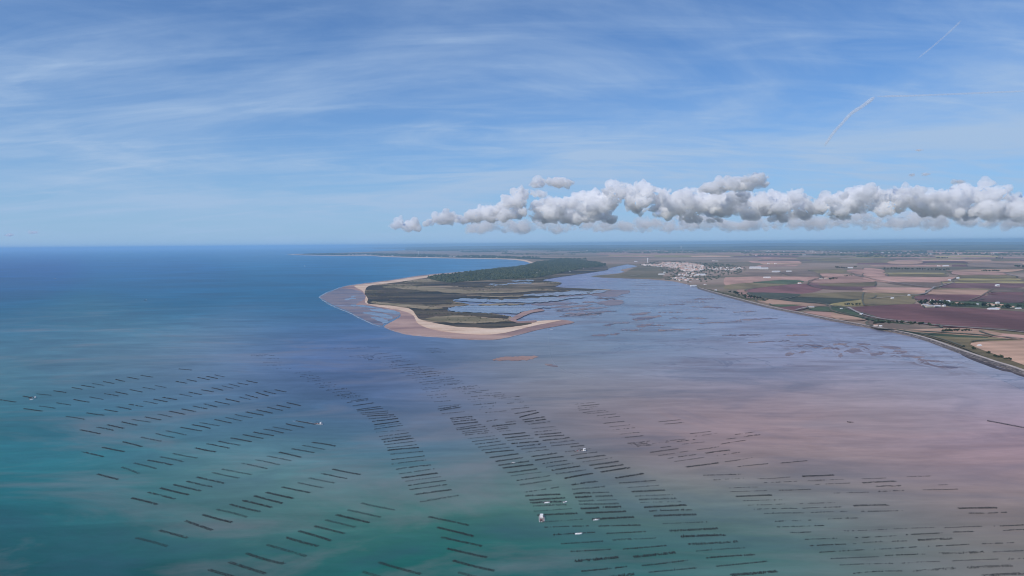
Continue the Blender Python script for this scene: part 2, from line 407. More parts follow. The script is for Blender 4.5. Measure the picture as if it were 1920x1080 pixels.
# second cape, faint on the horizon
tag(obj('far_cape', sheet('far_cape', P("640 465.9 690 465.6 740 465.2 800 465.0 830 463.2 830 460.2 760 461.0 700 462.6"), 3.0, m_woodland)), kind='structure')
# wooded plain beyond the fields, rising gently
def hillh(px, py, w): return max(0, (468 - py) * 2.2) * (1 + .5 * noise.noise((px * .02, py * .1, 1)))
hill_poly = [(760, 469.5), (860, 468), (960, 468.5), (1060, 470), (1150, 471), (1240, 470), (1330, 472), (1420, 474), (1520, 472.5), (1620, 474.5), (1720, 476), (1830, 477), (1950, 477), (2200, 478)] + [(2500, 474)] + [(x, hor(x) + 4.5) for x in range(2500, 700, -60)]
tag(obj('wooded_plain', sheet('wooded_plain', hill_poly, 4.0, m_woodland)), kind='structure')
def ridge(name, dist, x0, x1, hgt, seed, m):
    V, Fc = [], []; N = 90
    for i in range(N):
        px = x0 + (x1 - x0) * i / (N - 1)
        d = at(px, hor(px) + H * F / dist / F, 0); d = Vector((d.x, d.y, 0)).normalized()
        e = min(1, i / 8, (N - 1 - i) / 8)
        hh = hgt * e * (.75 + .5 * noise.noise((i * .13, seed, 0)) + .18 * noise.noise((i * .6, seed, 4)))
        for q, (dd, z) in enumerate(((-.10, 4.2), (-.05, .55 * hh + 4), (0, hh + 4), (.08, 4.2))):
            V.append(d * dist * (1 + dd) + Vector((0, 0, z)))
    for i in range(N - 1):
        for q in range(3): Fc.append((4 * i + q, 4 * i + 4 + q, 4 * i + 5 + q, 4 * i + 1 + q))
    return tag(obj(name, mesh(V, Fc, [m], smooth=True)), kind='structure')
ridge('hills', 33000, 780, 2500, 62, 2.0, m_woodland)
ridge('hills', 55000, 700, 2600, 150, 7.0, m_woodland)

# salt marsh in front of the town, and the wooded cape
tag(obj('salt_marsh', sheet('salt_marsh', smooth_poly(P("1110 517.5 1140 514.8 1170 511.5 1180 506 1200 500.5 1225 500 1246 503 1254 508 1244 515 1240 523.5 1215 522.3 1190 521.3 1160 520.3 1130 519.4"), 3, .6), ZL + .3, m_marsh)), kind='structure')
tag(obj('wooded_cape', sheet('wooded_cape', smooth_poly(P("560 477.0 600 477.9 650 478.3 700 478.6 745 480.4 800 481.8 860 483 930 483.8 1000 486 1060 488 1100 486 1000 483 900 480.5 800 478.2 740 476.0 690 475.4 620 476")), ZL + .5, m_woodland)), kind='structure')
tag(obj('bay_beach', sheet('bay_beach', smooth_poly(P("538 477.2 560 478.1 590 478.8 620 479.2 650 479.5 680 479.4 700 479.7 716 481.2 745 482.2 780 483 820 483.8 860 484.4 900 485 930 485.5 955 486.4 975 488.2 990 491.5 997 495.5 1000 493 988 488.2 970 486 940 484.6 900 484.2 860 483.4 820 482.8 780 482 745 481.2 716 480.2 690 478.8 650 478.9 620 478.6 590 478.2"), 2), ZL + 1.0, m_sand)), kind='structure')

# ------------------------------------------------------------------ the spit
spit_outer = P("598 556 612 549 626 543.5 641 538 663 533.5 691 530 719 526.5 747 522.7 789 516 839 511 900 506.5 942 502 975 498.5 997 494.5 1010 492 1040 490 1090 491 1130 496 1140 502 1134 507 1098 511.5 1064 516.4 1017 524.5 1040 527 1054 529.6 1041.7 537.8 1100 540.5 1146 541.9 1190 538 1217 532.6 1205 539 1191 544.6 1172.6 552 1177 559 1176 566 1167 578 1154 583.5 1125 592 1098.5 601 1074 605 1043.7 611.5 1013 617 982.6 625 946 634 917.4 637 870 635.5 821 632 774 628.3 747 623 721 613.4 698 607.6 672.6 595.5 654 586 626 575 608 565")
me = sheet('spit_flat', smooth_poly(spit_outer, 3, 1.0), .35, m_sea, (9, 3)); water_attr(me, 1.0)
tag(obj('inner_mudflat', me), kind='structure')
tag(obj('tidal_foreshore', sheet('tidal_foreshore', smooth_poly(P("601 556 626 544.5 641 539 663 534.5 690 531.5 700 536 692 548 700 566 722 571 750 578 752 588 742 596 722 604 716 610 698 605.5 672 593.5 654 584 628 573 610 563.5"), 4, 1.2), .6, m_tidal)), kind='structure')
# runnels of water left on the foreshore
for q in ("656 572 676 571.5 700 575 716 578.5 702 578 684 576 668 575", "690 580 712 579.5 738 582 750 586 744 590 728 587 706 583.5", "680 586 700 585 722 589 736 594 730 597.5 712 593.5 694 590", "694 594 708 594.5 724 599 730 603 720 606 706 600.5",
          "645 561 660 558 668 559.5 655 562", "655 557 662 554.5 668 555.5"):
    tag(obj('runnel', sheet('runnel', smooth_poly(P(q), 6, 3.0), .8, m_pond, skirt=.3)), kind='structure')
tag(obj('beach', sheet('beach', smooth_poly(P("640 539 663 534.2 691 530.6 719 527 747 523.2 789 516.6 839 511.6 900 507.0 942 502.6 975 499.0 997 495 1003 493 1002 497 975 501.2 942 505.4 900 510 850 514.5 800 520 760 526.5 730 530 705 533.5 692 539 687 548 694 558 700 566 740 573 770 578 782 588 790 598 820 604.5 860 611 905 613 945 612.5 985 607.5 1000 603 1020 600.6 1054 599.6 1072 602.5 1074 605 1043.7 611.5 1013 617 982.6 625 946 634 917.4 637 870 635.5 821 632 774 628.3 747 623 721 613.4 728 607 740 600 750 594.5 751 588 744 583 720 578.5 700 574 680 571.5 668 572 674 566 684 560 683 552 676 546 660 542"), 4, .8), 1.0, m_wetsand)), kind='structure')
tag(obj('dry_beach_crest', sheet('dry_beach_crest', smooth_poly(P("664 536 691 532.2 719 528.2 747 524.6 789 518.2 839 513.1 900 508.4 942 504 975 500.2 998 495.8 1001 497 975 501.5 942 505.8 900 510.4 850 515 800 520.6 760 527 730 531 706 534.5 694 540 689.5 549 696 559 706 565 742 571.5 774 577 786 587 794 596 820 603 860 610 905 611.5 945 611 985 606.5 1004 602.3 1036 600.4 1052 600.8 1030 605 1000 611 970 618.5 940 625 905 627 860 624.5 820 619 795 612 782 604 778 595 768 587 745 580 712 575 692 570.5 684 565.5 686 556 682 548 676 543"), 4, .8), 1.5, m_sand)), kind='structure')
veg = smooth_poly(P("692 536 684 547 689 560 691 569 719 571.5 765 577.5 777 586 785 597 802 602.5 830 608 858 612.2 891 613.5 921.5 615.6 952 613 982.6 609.5 996 605.5 970 603.5 962 601.5 955 599 962 597 955 593 930 588.5 900 586.8 870 586 845 584 838 579.5 850 575 880 571 852 565 856 560.5 880 561 930 563 1000 560.5 1040 556.5 1085 551 1146 543.5 1100 541 1042 538 1054 530 1017 525 1064 517 1098 512 1134 507 1140 502 1130 496 1090 491 1040 490 1006 494 985 499.5 942 505 891 510 840 515 800 520.5 760 527 725 532"), 4, 1.0)
tag(obj('dune_grassland', sheet('dune_grassland', veg, 2.0, m_dune, (14, 4), lambda px, py, w: .3 + .5 * noise.noise((w.x * .006, w.y * .006, 0)))), kind='structure')
tag(obj('pine_forest_floor', sheet('pine_forest_floor', smooth_poly(P("800 520 840 514.6 907 506.6 983 498.6 1006 492 1030 489.2 1060 486.8 1125 492.5 1133 498.5 1095 503 1044 513.3 1013 519.4 986 521.5 921 524.5 870 527.6 840 529.6"), 3, 1.0), 4.0, m_forestfloor)), kind='structure')
m_dry = ground_mat('dry_dune_grass', [(.3, (.17, .145, .08)), (.5, (.27, .215, .13)), (.7, (.36, .285, .19))], .01, (.2, 1, 1), 8, fine=.3)
m_heath = ground_mat('dark_heath', [(.3, (.045, .038, .030)), (.5, (.075, .062, .046)), (.7, (.115, .095, .06))], .01, (.2, 1, 1), 8, fine=.3)
for q in ("715 538 760 534.5 820 540 900 544 960 545 1010 543 960 548 900 550 830 548 770 543", "694 566 740 568.5 790 573.5 830 577 800 579.5 750 574.5 712 570.5", "800 598 850 592 900 595 945 601 900 605.5 840 604", "760 528.5 800 524 850 521 900 523 850 526 800 529", "900 555.5 960 554 1020 550 1000 553.5 940 557", "870 571.6 930 569.6 990 569 960 571.4 900 572"):
    tag(obj('dry_grass_patch', sheet('dry_grass_patch', smooth_poly(P(q), 6, 5.0), 3.06, m_dry, skirt=0)), kind='structure')
for q in ("692 551 740 549.5 800 551 870 554.5 850 559.5 790 558 730 557", "730 562 790 562 850 566.5 830 571 780 569", "860 587.5 910 588.5 950 592 948 597 900 593 865 590.5", "840 533 880 531.5 920 535 900 538.5 860 537.5", "1040 539.5 1090 541.5 1130 542.8 1080 545 1040 543.5"):
    tag(obj('heath_patch', sheet('heath_patch', smooth_poly(P(q), 6, 5.0), 2.98, m_heath, skirt=0)), kind='structure')
for q in ("838 579.5 850 575.6 880 573.4 930 572 980 573.2 1030 576 1010 578 985 583 970 587.5 935 586.5 900 586.0 865 585.2 845 583.5",
          "852 562 875 559.6 915 561.3 960 561 1010 558.2 1060 557.5 1100 556 1060 561 1020 566 960 566.5 900 565.6 865 565",
          "978 552.5 1010 550.2 1060 546.8 1110 544.4 1140 544.5 1120 549 1080 552 1040 554 1000 554.2", "912 533.5 950 531.2 990 529.2 1000 530.5 960 533.2 925 535", "950 526.5 985 524.6 1005 525.6 975 527.8"):
    tag(obj('pond', sheet('pond', smooth_poly(P(q), 7, 6.0), 3.15, m_pond, skirt=0)), kind='structure')
tag(obj('sand_spur', sheet('sand_spur', smooth_poly(P("954 599 960 595.5 970 590 981 584.5 1000 580 1014 579 1020 582 1000 585.5 988 589.5 978 594.5 968 599.5 975 602 1005 600.5 1000 604 975 605 962 602.5"), 4, .8), 3.0, m_wetsand)), kind='structure')
for q in ("998 571 1012 568 1040 566.5 1080 568 1060 570.5 1030 572", "985 556 1030 554.5 1080 552.5 1110 551 1080 555 1040 558 1000 558.5", "1090 546 1130 543.5 1180 545 1175 550 1150 556 1120 555 1100 551",
          "1020 576 1060 573 1110 570 1095 574.5 1050 577.5", "1120 566 1160 562 1170 568 1150 572 1125 570", "1060 588 1090 584 1110 585 1085 589"):
    tag(obj('mud_ridge', sheet('mud_ridge', smooth_poly(P(q), 6, 5.0), 1.1, m_tidal, skirt=.4)), kind='structure')

for k in range(22):                      # streaks of firmer mud across the inner flat
    cx_, cy_ = random.uniform(1000, 1150), random.uniform(546, 594); w_, hh, tl = random.uniform(14, 40), random.uniform(.5, 1.3), random.uniform(-.06, .01)
    if cy_ > 600 - (cx_ - 1060) * .2 or (cx_ < 1040 and cy_ < 560): continue
    q = [(cx_ + w_ * math.cos(t) * random.uniform(.7, 1), cy_ + hh * math.sin(t) * random.uniform(.6, 1.3) + tl * w_ * math.cos(t)) for t in [j * math.pi / 6 for j in range(12)]]
    tag(obj('mud_ridge', sheet('mud_ridge', smooth_poly(q, 5, 4.0), .95 + k * .01, m_darkmud if k % 3 == 0 else m_tidal, skirt=.4)), kind='structure')
# the flats right of the channel, up to the dike
flat = P("1217 534 1245 531 1270 533 1306 540 1330 548 1355 555 1392 565 1430 575 1492 588 1560 602 1635 616 1710 631 1747 642 1785 656 1860 682 1920 702 1990 732 1960 750 1880 715 1800 690 1700 678 1560 676 1450 668 1350 640 1250 618 1212 600 1226 582 1238 573 1231 561 1222 550 1226 541")
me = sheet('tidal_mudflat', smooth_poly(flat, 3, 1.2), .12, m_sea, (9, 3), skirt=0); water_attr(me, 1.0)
tag(obj('tidal_mudflat', me), kind='structure')
banks = ["923 674.5 935 670.5 960 668.6 985 667.6 1007 667.8 1002 670.5 990 674.2 975 675.6 950 675.6 935 675.8",
 "1018 683.5 1035 683 1046 686.5 1032 686", "1190 597 1205 594.2 1225 592.5 1238 591 1240 593 1222 597 1205 599.6 1192 600", "1130 609.5 1142 607.3 1152 606.6 1148 609 1138 611", "1192 612 1205 608.3 1222 605.8 1225 607 1212 611.4 1200 613",
 "1107 628.8 1120 626.8 1140 626.4 1136 628.6 1118 630", "1146 626 1160 624.8 1162 626 1150 627",
 "1180 589.5 1200 586.5 1218 585.5 1210 588.5 1190 591"]
for cx_, cy_, w_ in ((1262, 571, 30), (1300, 566, 36), (1330, 576, 40), (1255, 585, 28), (1290, 596, 40), (1350, 604, 50), (1265, 618, 34), (1420, 598, 44), (1230, 610, 24), (1390, 628, 46), (1180, 618, 22), (1440, 640, 40), (1165, 605, 20), (1500, 628, 30), (1320, 560, 24), (1400, 584, 26)):
    hh = random.uniform(.5, 1.1); tl = random.uniform(-.05, .02)
    banks.append(' '.join(f'{cx_ + w_ * math.cos(t) * random.uniform(.7, 1):.1f} {cy_ + hh * math.sin(t) * random.uniform(.6, 1.3) + tl * w_ * math.cos(t):.2f}' for t in [k * math.pi / 6 for k in range(12)]))
for ib, q in enumerate(banks):
    tag(obj('mud_bank', sheet('mud_bank', smooth_poly(P(q), 6, 4.0), .5 + .012 * ib, m_wetsand if q.startswith('923') else m_tidal, skirt=.6)), kind='structure')
for cx, cy, w, h, a in ((1600, 657, 17, 4.2, -14), (1576, 666, 4, 4, -40), (1644, 663, 14, 3, -16), (1575, 645, 14, 2, -6), (1530, 650, 9, 2.2, -8), (1500, 648, 9, 1.4, -6), (1672, 651, 22, 2.4, 9),
                        (1710, 668, 26, 2.2, 10), (1742, 676, 26, 1.8, 12), (1780, 688, 20, 1.8, 14), (1620, 645, 14, 1.6, 4), (1480, 664, 8, 3.4, -25), (1505, 660, 6, 2.6, -20), (1552, 652, 10, 2, -12), (1690, 659, 14, 2.2, 8)):
    pts = []
    for k in range(16):
        t = 2 * math.pi * k / 16; rr = .6 + .55 * abs(noise.noise((cx + 3 * math.cos(t), cy + 3 * math.sin(t), .5))) + .25 * random.random()
        x, y = w * rr * math.cos(t), h * rr * math.sin(t)
        pts.append((cx + x, cy + y + x * math.tan(R(a)) * .35))
    tag(obj('mud_bank', sheet('mud_bank', smooth_poly(pts, 3, 2.0), .4 - cx * .0001 + cy * .0004, m_tidal, skirt=.5)), kind='structure')

# ------------------------------------------------------------------ fields
def field_mat(name, c, stripe, rot, var=.27):
    m, n, l, p = mat(name)
    f = add_noise(n, l, .004, 6, .62, (1, .35, 1), rot, dist=.5)
    a = tuple(x * (1 - var) for x in c); b = tuple(x * (1 + var) for x in c)
    cl = ramp(n, l, f, [(.38, a), (.62, b)])
    g = n.new('ShaderNodeNewGeometry'); mp = n.new('ShaderNodeMapping'); mp.inputs['Rotation'].default_value = (0, 0, R(rot)); l.new(g.outputs['Position'], mp.inputs[0])
    w = n.new('ShaderNodeTexWave'); w.bands_direction = 'Y'; w.inputs['Scale'].default_value = .006; w.inputs['Distortion'].default_value = 2.5; w.inputs['Detail'].default_value = 3; w.inputs['Detail Scale'].default_value = .6
    l.new(mp.outputs[0], w.inputs[0])
    cl = mixc(n, l, 1.0, cl, ramp(n, l, w.outputs['Fac'], [(0, (1 - stripe,) * 3), (1, (1 + stripe,) * 3)]), 'MULTIPLY')
    oi = n.new('ShaderNodeObjectInfo'); hs = n.new('ShaderNodeHueSaturation'); q = n.new('ShaderNodeMapRange')
    q.inputs['To Min'].default_value = .82; q.inputs['To Max'].default_value = 1.2
    l.new(oi.outputs['Random'], q.inputs[0]); l.new(q.outputs[0], hs.inputs['Value']); l.new(cl, hs.inputs['Color'])
    l.new(hs.outputs[0], p.inputs['Base Color']); p.inputs['Roughness'].default_value = .9; p.inputs['Specular IOR Level'].default_value = .15
    return m
FM = {'mauve': field_mat('ploughed_dark_soil', (.20, .095, .090), .10, 8), 'pink': field_mat('bare_clay_soil', (.41, .245, .19), .08, 12),
      'tan': field_mat('stubble', (.46, .29, .20), .08, -5), 'olive': field_mat('dry_grass', (.21, .165, .085), .12, 4),
      'green': field_mat('green_crop', (.075, .105, .052), .12, 10), 'dark': field_mat('dark_crop', (.058, .066, .044), .10, 10),
      'yellow': field_mat('ripe_crop', (.33, .27, .115), .10, 2), 'grey': field_mat('mixed_scrub', (.22, .16, .12), .15, 6), 'purple': field_mat('tilled_loam', (.17, .092, .088), .1, 6)}
Z6 = (1360, 440, 6.75); Z7 = (1620, 440, 6.4); Z8 = (1560, 560, 5.333)
FL = [
 (Z6, 'pink', "0 540 1150 530 1180 552 1000 588 770 570 370 602 0 640"), (Z6, 'olive', "0 640 380 605 850 622 420 672 0 690"), (Z6, 'green', "370 600 770 571 1000 590 860 622 430 612"),
 (Z6, 'mauve', "270 702 500 662 1060 620 1250 682 960 747 290 727"), (Z6, 'purple', "1060 612 1890 640 1890 702 1250 690"), (Z6, 'olive', "1200 620 1890 596 1890 652 1300 652"),
 (Z6, 'pink', "150 700 270 702 290 740 330 778 500 815 380 838 260 790 170 740"), (Z6, 'olive', "950 750 1890 722 1890 802 1680 822 940 786"),
 (Z6, 'tan', "380 842 520 816 1000 850 1270 885 1270 902 900 915 600 882"), (Z6, 'green', "560 882 930 886 950 894 700 912"),
 (Z6, 'dark', "288 730 940 750 850 800 690 826 330 772"), (Z6, 'dark', "930 790 1680 822 1450 852 1320 880 700 828"),
 (Z6, 'yellow', "1680 826 1890 812 1890 890 1500 905 1320 884 1450 856"), (Z6, 'mauve', "660 925 940 900 1050 925 900 965"),
 (Z6, 'green', "1050 932 1280 910 1700 992 1890 1052 1890 1085 1700 1052 1450 982 1150 965"), (Z6, 'pink', "1000 972 1450 988 1700 1056 1560 1085 1150 1012"),
 (Z6, 'pink', "1200 490 1640 515 1400 556 1250 546"), (Z6, 'pink', "1050 592 1240 555 1640 522 1890 580 1890 596 1200 620"), (Z6, 'pink', "1520 450 1890 430 1890 532 1650 502"),
 (Z6, 'olive', "1050 450 1500 441 1520 480 1200 486"), (Z6, 'grey', "700 470 1050 455 1190 500 1200 525 900 528 760 505"), (Z6, 'grey', "120 480 700 480 700 520 250 515"),
 (Z7, 'yellow', "230 458 920 458 960 474 280 474"), (Z7, 'olive', "280 475 960 475 1000 502 280 502"), (Z7, 'yellow', "1200 525 1800 525 1870 545 1150 548"), (Z7, 'olive', "1150 549 1870 546 1920 562 1080 566"), (Z7, 'yellow', "1060 567 1920 563 1920 584 950 578"),
 (Z7, 'purple', "980 586 1920 586 1920 626 1560 646 930 636"), (Z7, 'pink', "0 506 1000 510 1100 526 900 570 250 572"), (Z7, 'grey', "250 575 920 575 900 636 700 630"),
 (Z7, 'pink', "0 635 750 635 830 650 780 672 0 660"), (Z7, 'tan', "0 662 780 674 720 712 0 692"), (Z7, 'olive', "880 642 1540 648 1500 664 860 658"), (Z7, 'tan', "850 660 1500 666 1450 722 760 712"),
 (Z7, 'mauve', "760 720 1450 725 1340 797 640 782 600 746"), (Z7, 'olive', "0 700 700 714 600 746 590 832 0 852"),
 (Z7, 'green', "1000 800 1920 820 1920 882 1200 862 1000 852"), (Z7, 'grey', "1560 640 1920 648 1920 688 1520 690"), (Z7, 'mauve', "1510 696 1920 690 1920 722 1500 716"), (Z7, 'purple', "1490 726 1920 726 1920 812 1380 797"),
 (Z7, 'pink', "1060 440 1660 455 1700 480 1130 486"), (Z7, 'olive', "1130 490 1700 486 1830 521 1200 521"), (Z7, 'tan', "1190 420 1900 410 1700 450 1000 438"),
 (Z7, 'pink', "0 400 230 420 230 455 0 470"), (Z7, 'pink', "0 470 230 458 280 500 0 504"), (Z7, 'grey', "1300 335 1900 345 1900 395 1250 385"), (Z7, 'tan', "300 320 700 322 640 352 330 350"),
 (Z8, 'mauve', "160 92 850 52 920 92 1150 87 1500 102 2100 165 2100 360 1700 320 1080 276 500 212 300 162"), (Z8, 'olive', "1500 300 2100 352 2100 372 1700 345 1480 322"),
 (Z8, 'pink', "1480 335 1700 347 2100 382 2100 440 1700 395 1580 372"), (Z8, 'grey', "340 250 540 215 1080 282 1080 300 700 312 460 300"), (Z8, 'tan', "600 300 820 308 1080 296 1400 300 1700 345 1550 376 1100 347 800 330"),
 (Z8, 'olive', "420 308 700 330 1100 350 1550 378 2100 440 1700 422 1390 440 1450 492 1650 565 2100 720 2100 770 1600 606 1200 450 900 366 600 322"),
 (Z8, 'green', "640 318 1100 352 1500 378 1550 392 1150 378 900 360"), (Z8, 'tan', "1395 442 1700 422 2100 432 2100 700 1650 562 1450 490"),
 (Z8, 'tan', "0 130 100 128 330 190 300 215 120 215 0 185"), (Z8, 'green', "0 75 150 95 300 165 500 213 820 262 500 232 200 175 0 130"),
]
mainland = bpy.data.objects['mainland']
for i, (zz, kind, q) in enumerate(FL):
    obj('field', sheet('field', smooth_poly(P(q, *zz), 3, .35), ZL + .25 + .05 * i, FM[kind], skirt=0), mainland)
# ditches and hedges along some field edges
m_ditch = plain('ditch_reeds', (.12, .11, .062), coord='Position', scale=.03, var=.4)
ditches = []
for i, (zz, kind, q) in enumerate(FL):
    sp = smooth_poly(P(q, *zz), 3, .35); k = len(sp); a = (i * 5) % k; n_ = int(k * (.35 + .2 * (i % 3)))
    ditches.append([sp[(a + j) % k] for j in range(n_)])
# farther fields in narrow strips
kinds = ['pink', 'pink', 'tan', 'mauve', 'olive', 'pink', 'grey', 'purple', 'pink', 'yellow', 'olive']
y = 500.0; k = 0
while y > 470:
    hgt = max(1.1, (y - 455) * .075) * random.uniform(.8, 1.3)
    x = 1150 + random.uniform(-40, 0) if y < 484 else 1405 + random.uniform(0, 30)
    while x < 2080:
        w = random.uniform(50, 150)
        if random.random() < .80 and not (y > 478 and 1160 < x + w / 2 < 1400 and y > 483):
            sk = random.uniform(-14, 14); d = random.uniform(-.3, .3) * hgt
            q = [(x + sk, y - hgt + d), (x + w + sk, y - hgt + d * .5), (x + w - 2, y - .3), (x, y - .2)]
            obj('field', sheet('field', q, ZL + .3 + .04 * k, FM[random.choice(kinds)], skirt=0), mainland); k += 1
        x += w
    y -= hgt

# ------------------------------------------------------------------ dike and roads
def ribbon(pts, offs, zs, m, parent=None, name='strip', closed=False):
    """a strip swept along a polyline: offs are metres to the left, zs the heights"""
    V, Fc = [], []; N = len(pts)
    for i, q in enumerate(pts):
        t = (pts[min(i + 1, N - 1)] - pts[max(i - 1, 0)]); t.z = 0; t.normalize(); s = Vector((-t.y, t.x, 0))
        for o_, z_ in zip(offs, zs): V.append(Vector((q.x, q.y, 0)) + s * o_ + Vector((0, 0, z_)))
    k = len(offs)
    for i in range(N - 1):
        for j in range(k - 1): Fc.append((k * i + j, k * i + k + j, k * i + k + j + 1, k * i + j + 1))
    return obj(name, mesh(V, Fc, [m]), parent)
for i, q in enumerate(ditches):
    tag(ribbon([at(*s_, ZL) for s_ in q], (3.5, -3.5), (ZL + 4.3 + .01 * i,) * 2, m_ditch, name='ditch'), kind='structure')
m_rock = ground_mat('dike_rock', [(.3, (.07, .062, .062)), (.55, (.14, .118, .11)), (.8, (.25, .21, .19))], .15, rough=.9, fine=.4)
m_path = plain('dike_path', (.44, .37, .32), coord='Position', scale=.05)
m_bank = ground_mat('dike_grass', [(.3, (.06, .075, .03)), (.7, (.16, .14, .07))], .03)
m_road = plain('road_gravel', (.33, .29, .26), coord='Position', scale=.02)
line = [at(*q) for q in smooth_poly(shore, 6, closed=False)]
dike = empty('sea_dike', line[0]); tag(dike, 'long curving stone sea dike between the mudflat and the farm fields', 'dike')
def world_child(o):
    o.parent = dike; o.matrix_parent_inverse = Matrix.Translation(-line[0])
world_child(ribbon(line, (-10, -4, 0), (.0, 2.6, 5.2), m_rock, name='rock_face'))
world_child(ribbon(line, (0, 9), (5.22, 5.2), m_path, name='path'))
world_child(ribbon(line, (9, 24), (5.2, 1.4), m_bank, name='grass_slope'))
m_weed = plain('wrack', (.075, .055, .05), coord='Position', scale=.03, var=.5)
tag(obj('wrack_line', sheet('wrack_line', smooth_poly(P("1800 664 1822 670.5 1842 676 1870 687 1892 694 1925 706 1925 709 1896 698 1870 692 1836 680"), 4, 2), .5, m_weed, skirt=.3)), kind='structure')
for ir, (q, w) in enumerate((("1492 583 1505 579.5 1518 577.5 1530 576.5", 9), ("1180 519 1200 516", 8), ("1246 508 1262 514 1275 519 1288 524", 8), ("1360 528 1500 531 1530 523 1560 517 1604 516", 7),
             ("1604 516 1640 524 1700 534 1752 539 1790 530", 8), ("1752 539 1740 548 1728 553 1690 556 1640 561", 8), ("1604 515 1590 510 1560 506", 7), ("1880 512 1900 517 1940 525", 8),
             ("1590 578 1616 591 1654 600 1700 606 1762 612.5 1820 617 1880 621.5 1960 630", 10), ("1560 584 1585 592 1620 596 1660 602", 6), ("1860 543 1840 556 1815 566", 7), ("1620 519 1650 528 1680 531 1752 539", 6))):
    tag(ribbon([at(*s, ZL) for s in smooth_poly(P(q), 4, closed=False)], (w / 2, -w / 2), (ZL + 5.1 + .02 * ir,) * 2, m_road if w > 7.5 else FM['grey'], name='road'), kind='structure')

# ------------------------------------------------------------------ trees
def leaf_mat(name, c):
    return plain(name, c, .8, .45, .35, rnd=.25, spec=.15)
m_leaf = [leaf_mat('oak_leaves', (.050, .068, .028)), leaf_mat('pine_needles', (.030, .046, .024)), leaf_mat('tamarisk_leaves', (.075, .082, .042))]
m_bark = plain('bark', (.10, .075, .055), .9)
def crown_mesh(seed, m, rx=4.2, rz=3.6, zc=6.2, nl=150, size=1.15):
    r = np.random.default_rng(seed); V, Fq = [], []
    lobes = [(r.normal(0, .45, 3) * np.array((rx, rx, rz * .7)), r.uniform(.42, .72)) for _ in range(7)]
    for i in range(nl):
        c, s = lobes[i % 7]; d = r.normal(size=3); d /= np.linalg.norm(d)
        q = c + d * s * np.array((rx, rx, rz)) * r.uniform(.65, 1.05) + np.array((0, 0, zc))
        a = r.normal(size=3); a /= np.linalg.norm(a); b = np.cross(a, r.normal(size=3)); b /= np.linalg.norm(b)
        a = a * size * r.uniform(.7, 1.4); b = b * size * r.uniform(.7, 1.3); k = len(V)
        V += [q - a, q + b * .9, q + a, q - b * .9]; Fq.append((k, k + 1, k + 2, k + 3))
    return npmesh(np.array(V), np.array(Fq), m)
def trunk_mesh(seed, h=6.0):
    r = random.Random(seed); V, Fc = [], []
    def limb(a, b, r0, r1):
        k = len(V); a, b = Vector(a), Vector(b); t = (b - a).normalized(); s = t.orthogonal().normalized(); u_ = t.cross(s)
        for q, rr in ((a, r0), (b, r1)):
            for j in range(6): V.append(q + (s * math.cos(j * math.pi / 3) + u_ * math.sin(j * math.pi / 3)) * rr)
        for j in range(6): Fc.append((k + j, k + (j + 1) % 6, k + 6 + (j + 1) % 6, k + 6 + j))
    limb((0, 0, -.3), (0, 0, h * .6), .38, .25)
    for j in range(3):
        t = j * 2.1 + r.random(); limb((0, 0, h * .5), (1.9 * math.cos(t), 1.9 * math.sin(t), h * r.uniform(.9, 1.1)), .2, .07)
    return mesh(V, Fc, [m_bark])
crowns = [crown_mesh(1, m_leaf[0]), crown_mesh(2, m_leaf[0], 4.8, 3.2, 5.6), crown_mesh(3, m_leaf[1], 3.4, 4.6, 6.6), crown_mesh(4, m_leaf[2], 3.8, 2.4, 3.6)]
trunks = [trunk_mesh(s) for s in (1, 2)]
def tree(px, py, size, kind, label, group):
    w = at(px, py, ZL + 1.2); o = empty('tree', w, random.uniform(0, 6)); s = size * random.uniform(.85, 1.2)
    o.scale = (s * random.uniform(.9, 1.25), s * random.uniform(.9, 1.25), s)
    obj('crown', crowns[kind], o); obj('trunk', trunks[kind % 2], o)
    return tag(o, label, 'tree', group)
def trow(pts, n, size, kinds, label, group, jx=2, jy=.5):
    pts = P(pts); spots = []
    for i in range(n):
        t = (i + random.uniform(.2, .8)) / n * (len(pts) - 1); a = pts[int(t)]; b = pts[min(int(t) + 1, len(pts) - 1)]; f = t - int(t)
        spots.append((a[0] + (b[0] - a[0]) * f + random.uniform(-jx, jx), a[1] + (b[1] - a[1]) * f + random.uniform(-jy, jy)))
    for i, q in enumerate(sorted(spots)):
        tree(*q, size, random.choice(kinds), f'{ordinal(i + 1)} from the left: ' + label if n > 1 else label, group)
trow("1722 571 1745 570 1772 571 1776 574", 22, 1.5, [0, 1, 2], 'dark tree crowding round the large farmstead between mauve fields', 'trees of the large farmstead', 4, 1.6)
trow("1776 573 1800 574 1830 574.5", 16, 1.2, [0, 1], 'tree in the green hedge between the two farmsteads', 'hedge trees between the farmsteads', 3, .8)
trow("1838 574 1870 576 1915 578", 14, 1.2, [0, 2], 'tree among the houses of the farm hamlet at the right edge', 'trees of the farm hamlet', 4, 1.6)
trow("1636 607 1660 606 1700 608 1762 611.5", 34, .85, [1, 3], 'low shrubby tree in the thicket behind the stone dike', 'thicket trees behind the dike', 5, 1.6)
trow("1766 623 1780 622 1822 621.5", 12, .8, [0, 1], 'small round tree in the line beside the tan strip field', 'line of trees by the strip field', 1, .4)
trow("1790 645 1862 668 1884 674 1893 676", 9, .75, [1, 3], 'small dark bush tree on the grass behind the stone dike', 'bushes on the dike grass', 3, 1)
trow("1370 549.5 1385 553 1400 558 1432 562", 26, 1.0, [1, 2], 'tree in the dark copse behind the first bend of the dike', 'copse behind the dike bend', 6, 1.6)
trow("1553 524.5 1568 523", 9, 1.1, [0, 2], 'dark tree beside the pale farm in the pink fields', 'trees of the pale farm', 2, .4)
trow("1566 502.5 1587 503.5", 9, 1.5, [0, 2], 'dark tree in the short avenue beside a white barn', 'avenue trees by the white barn', 1, .3)
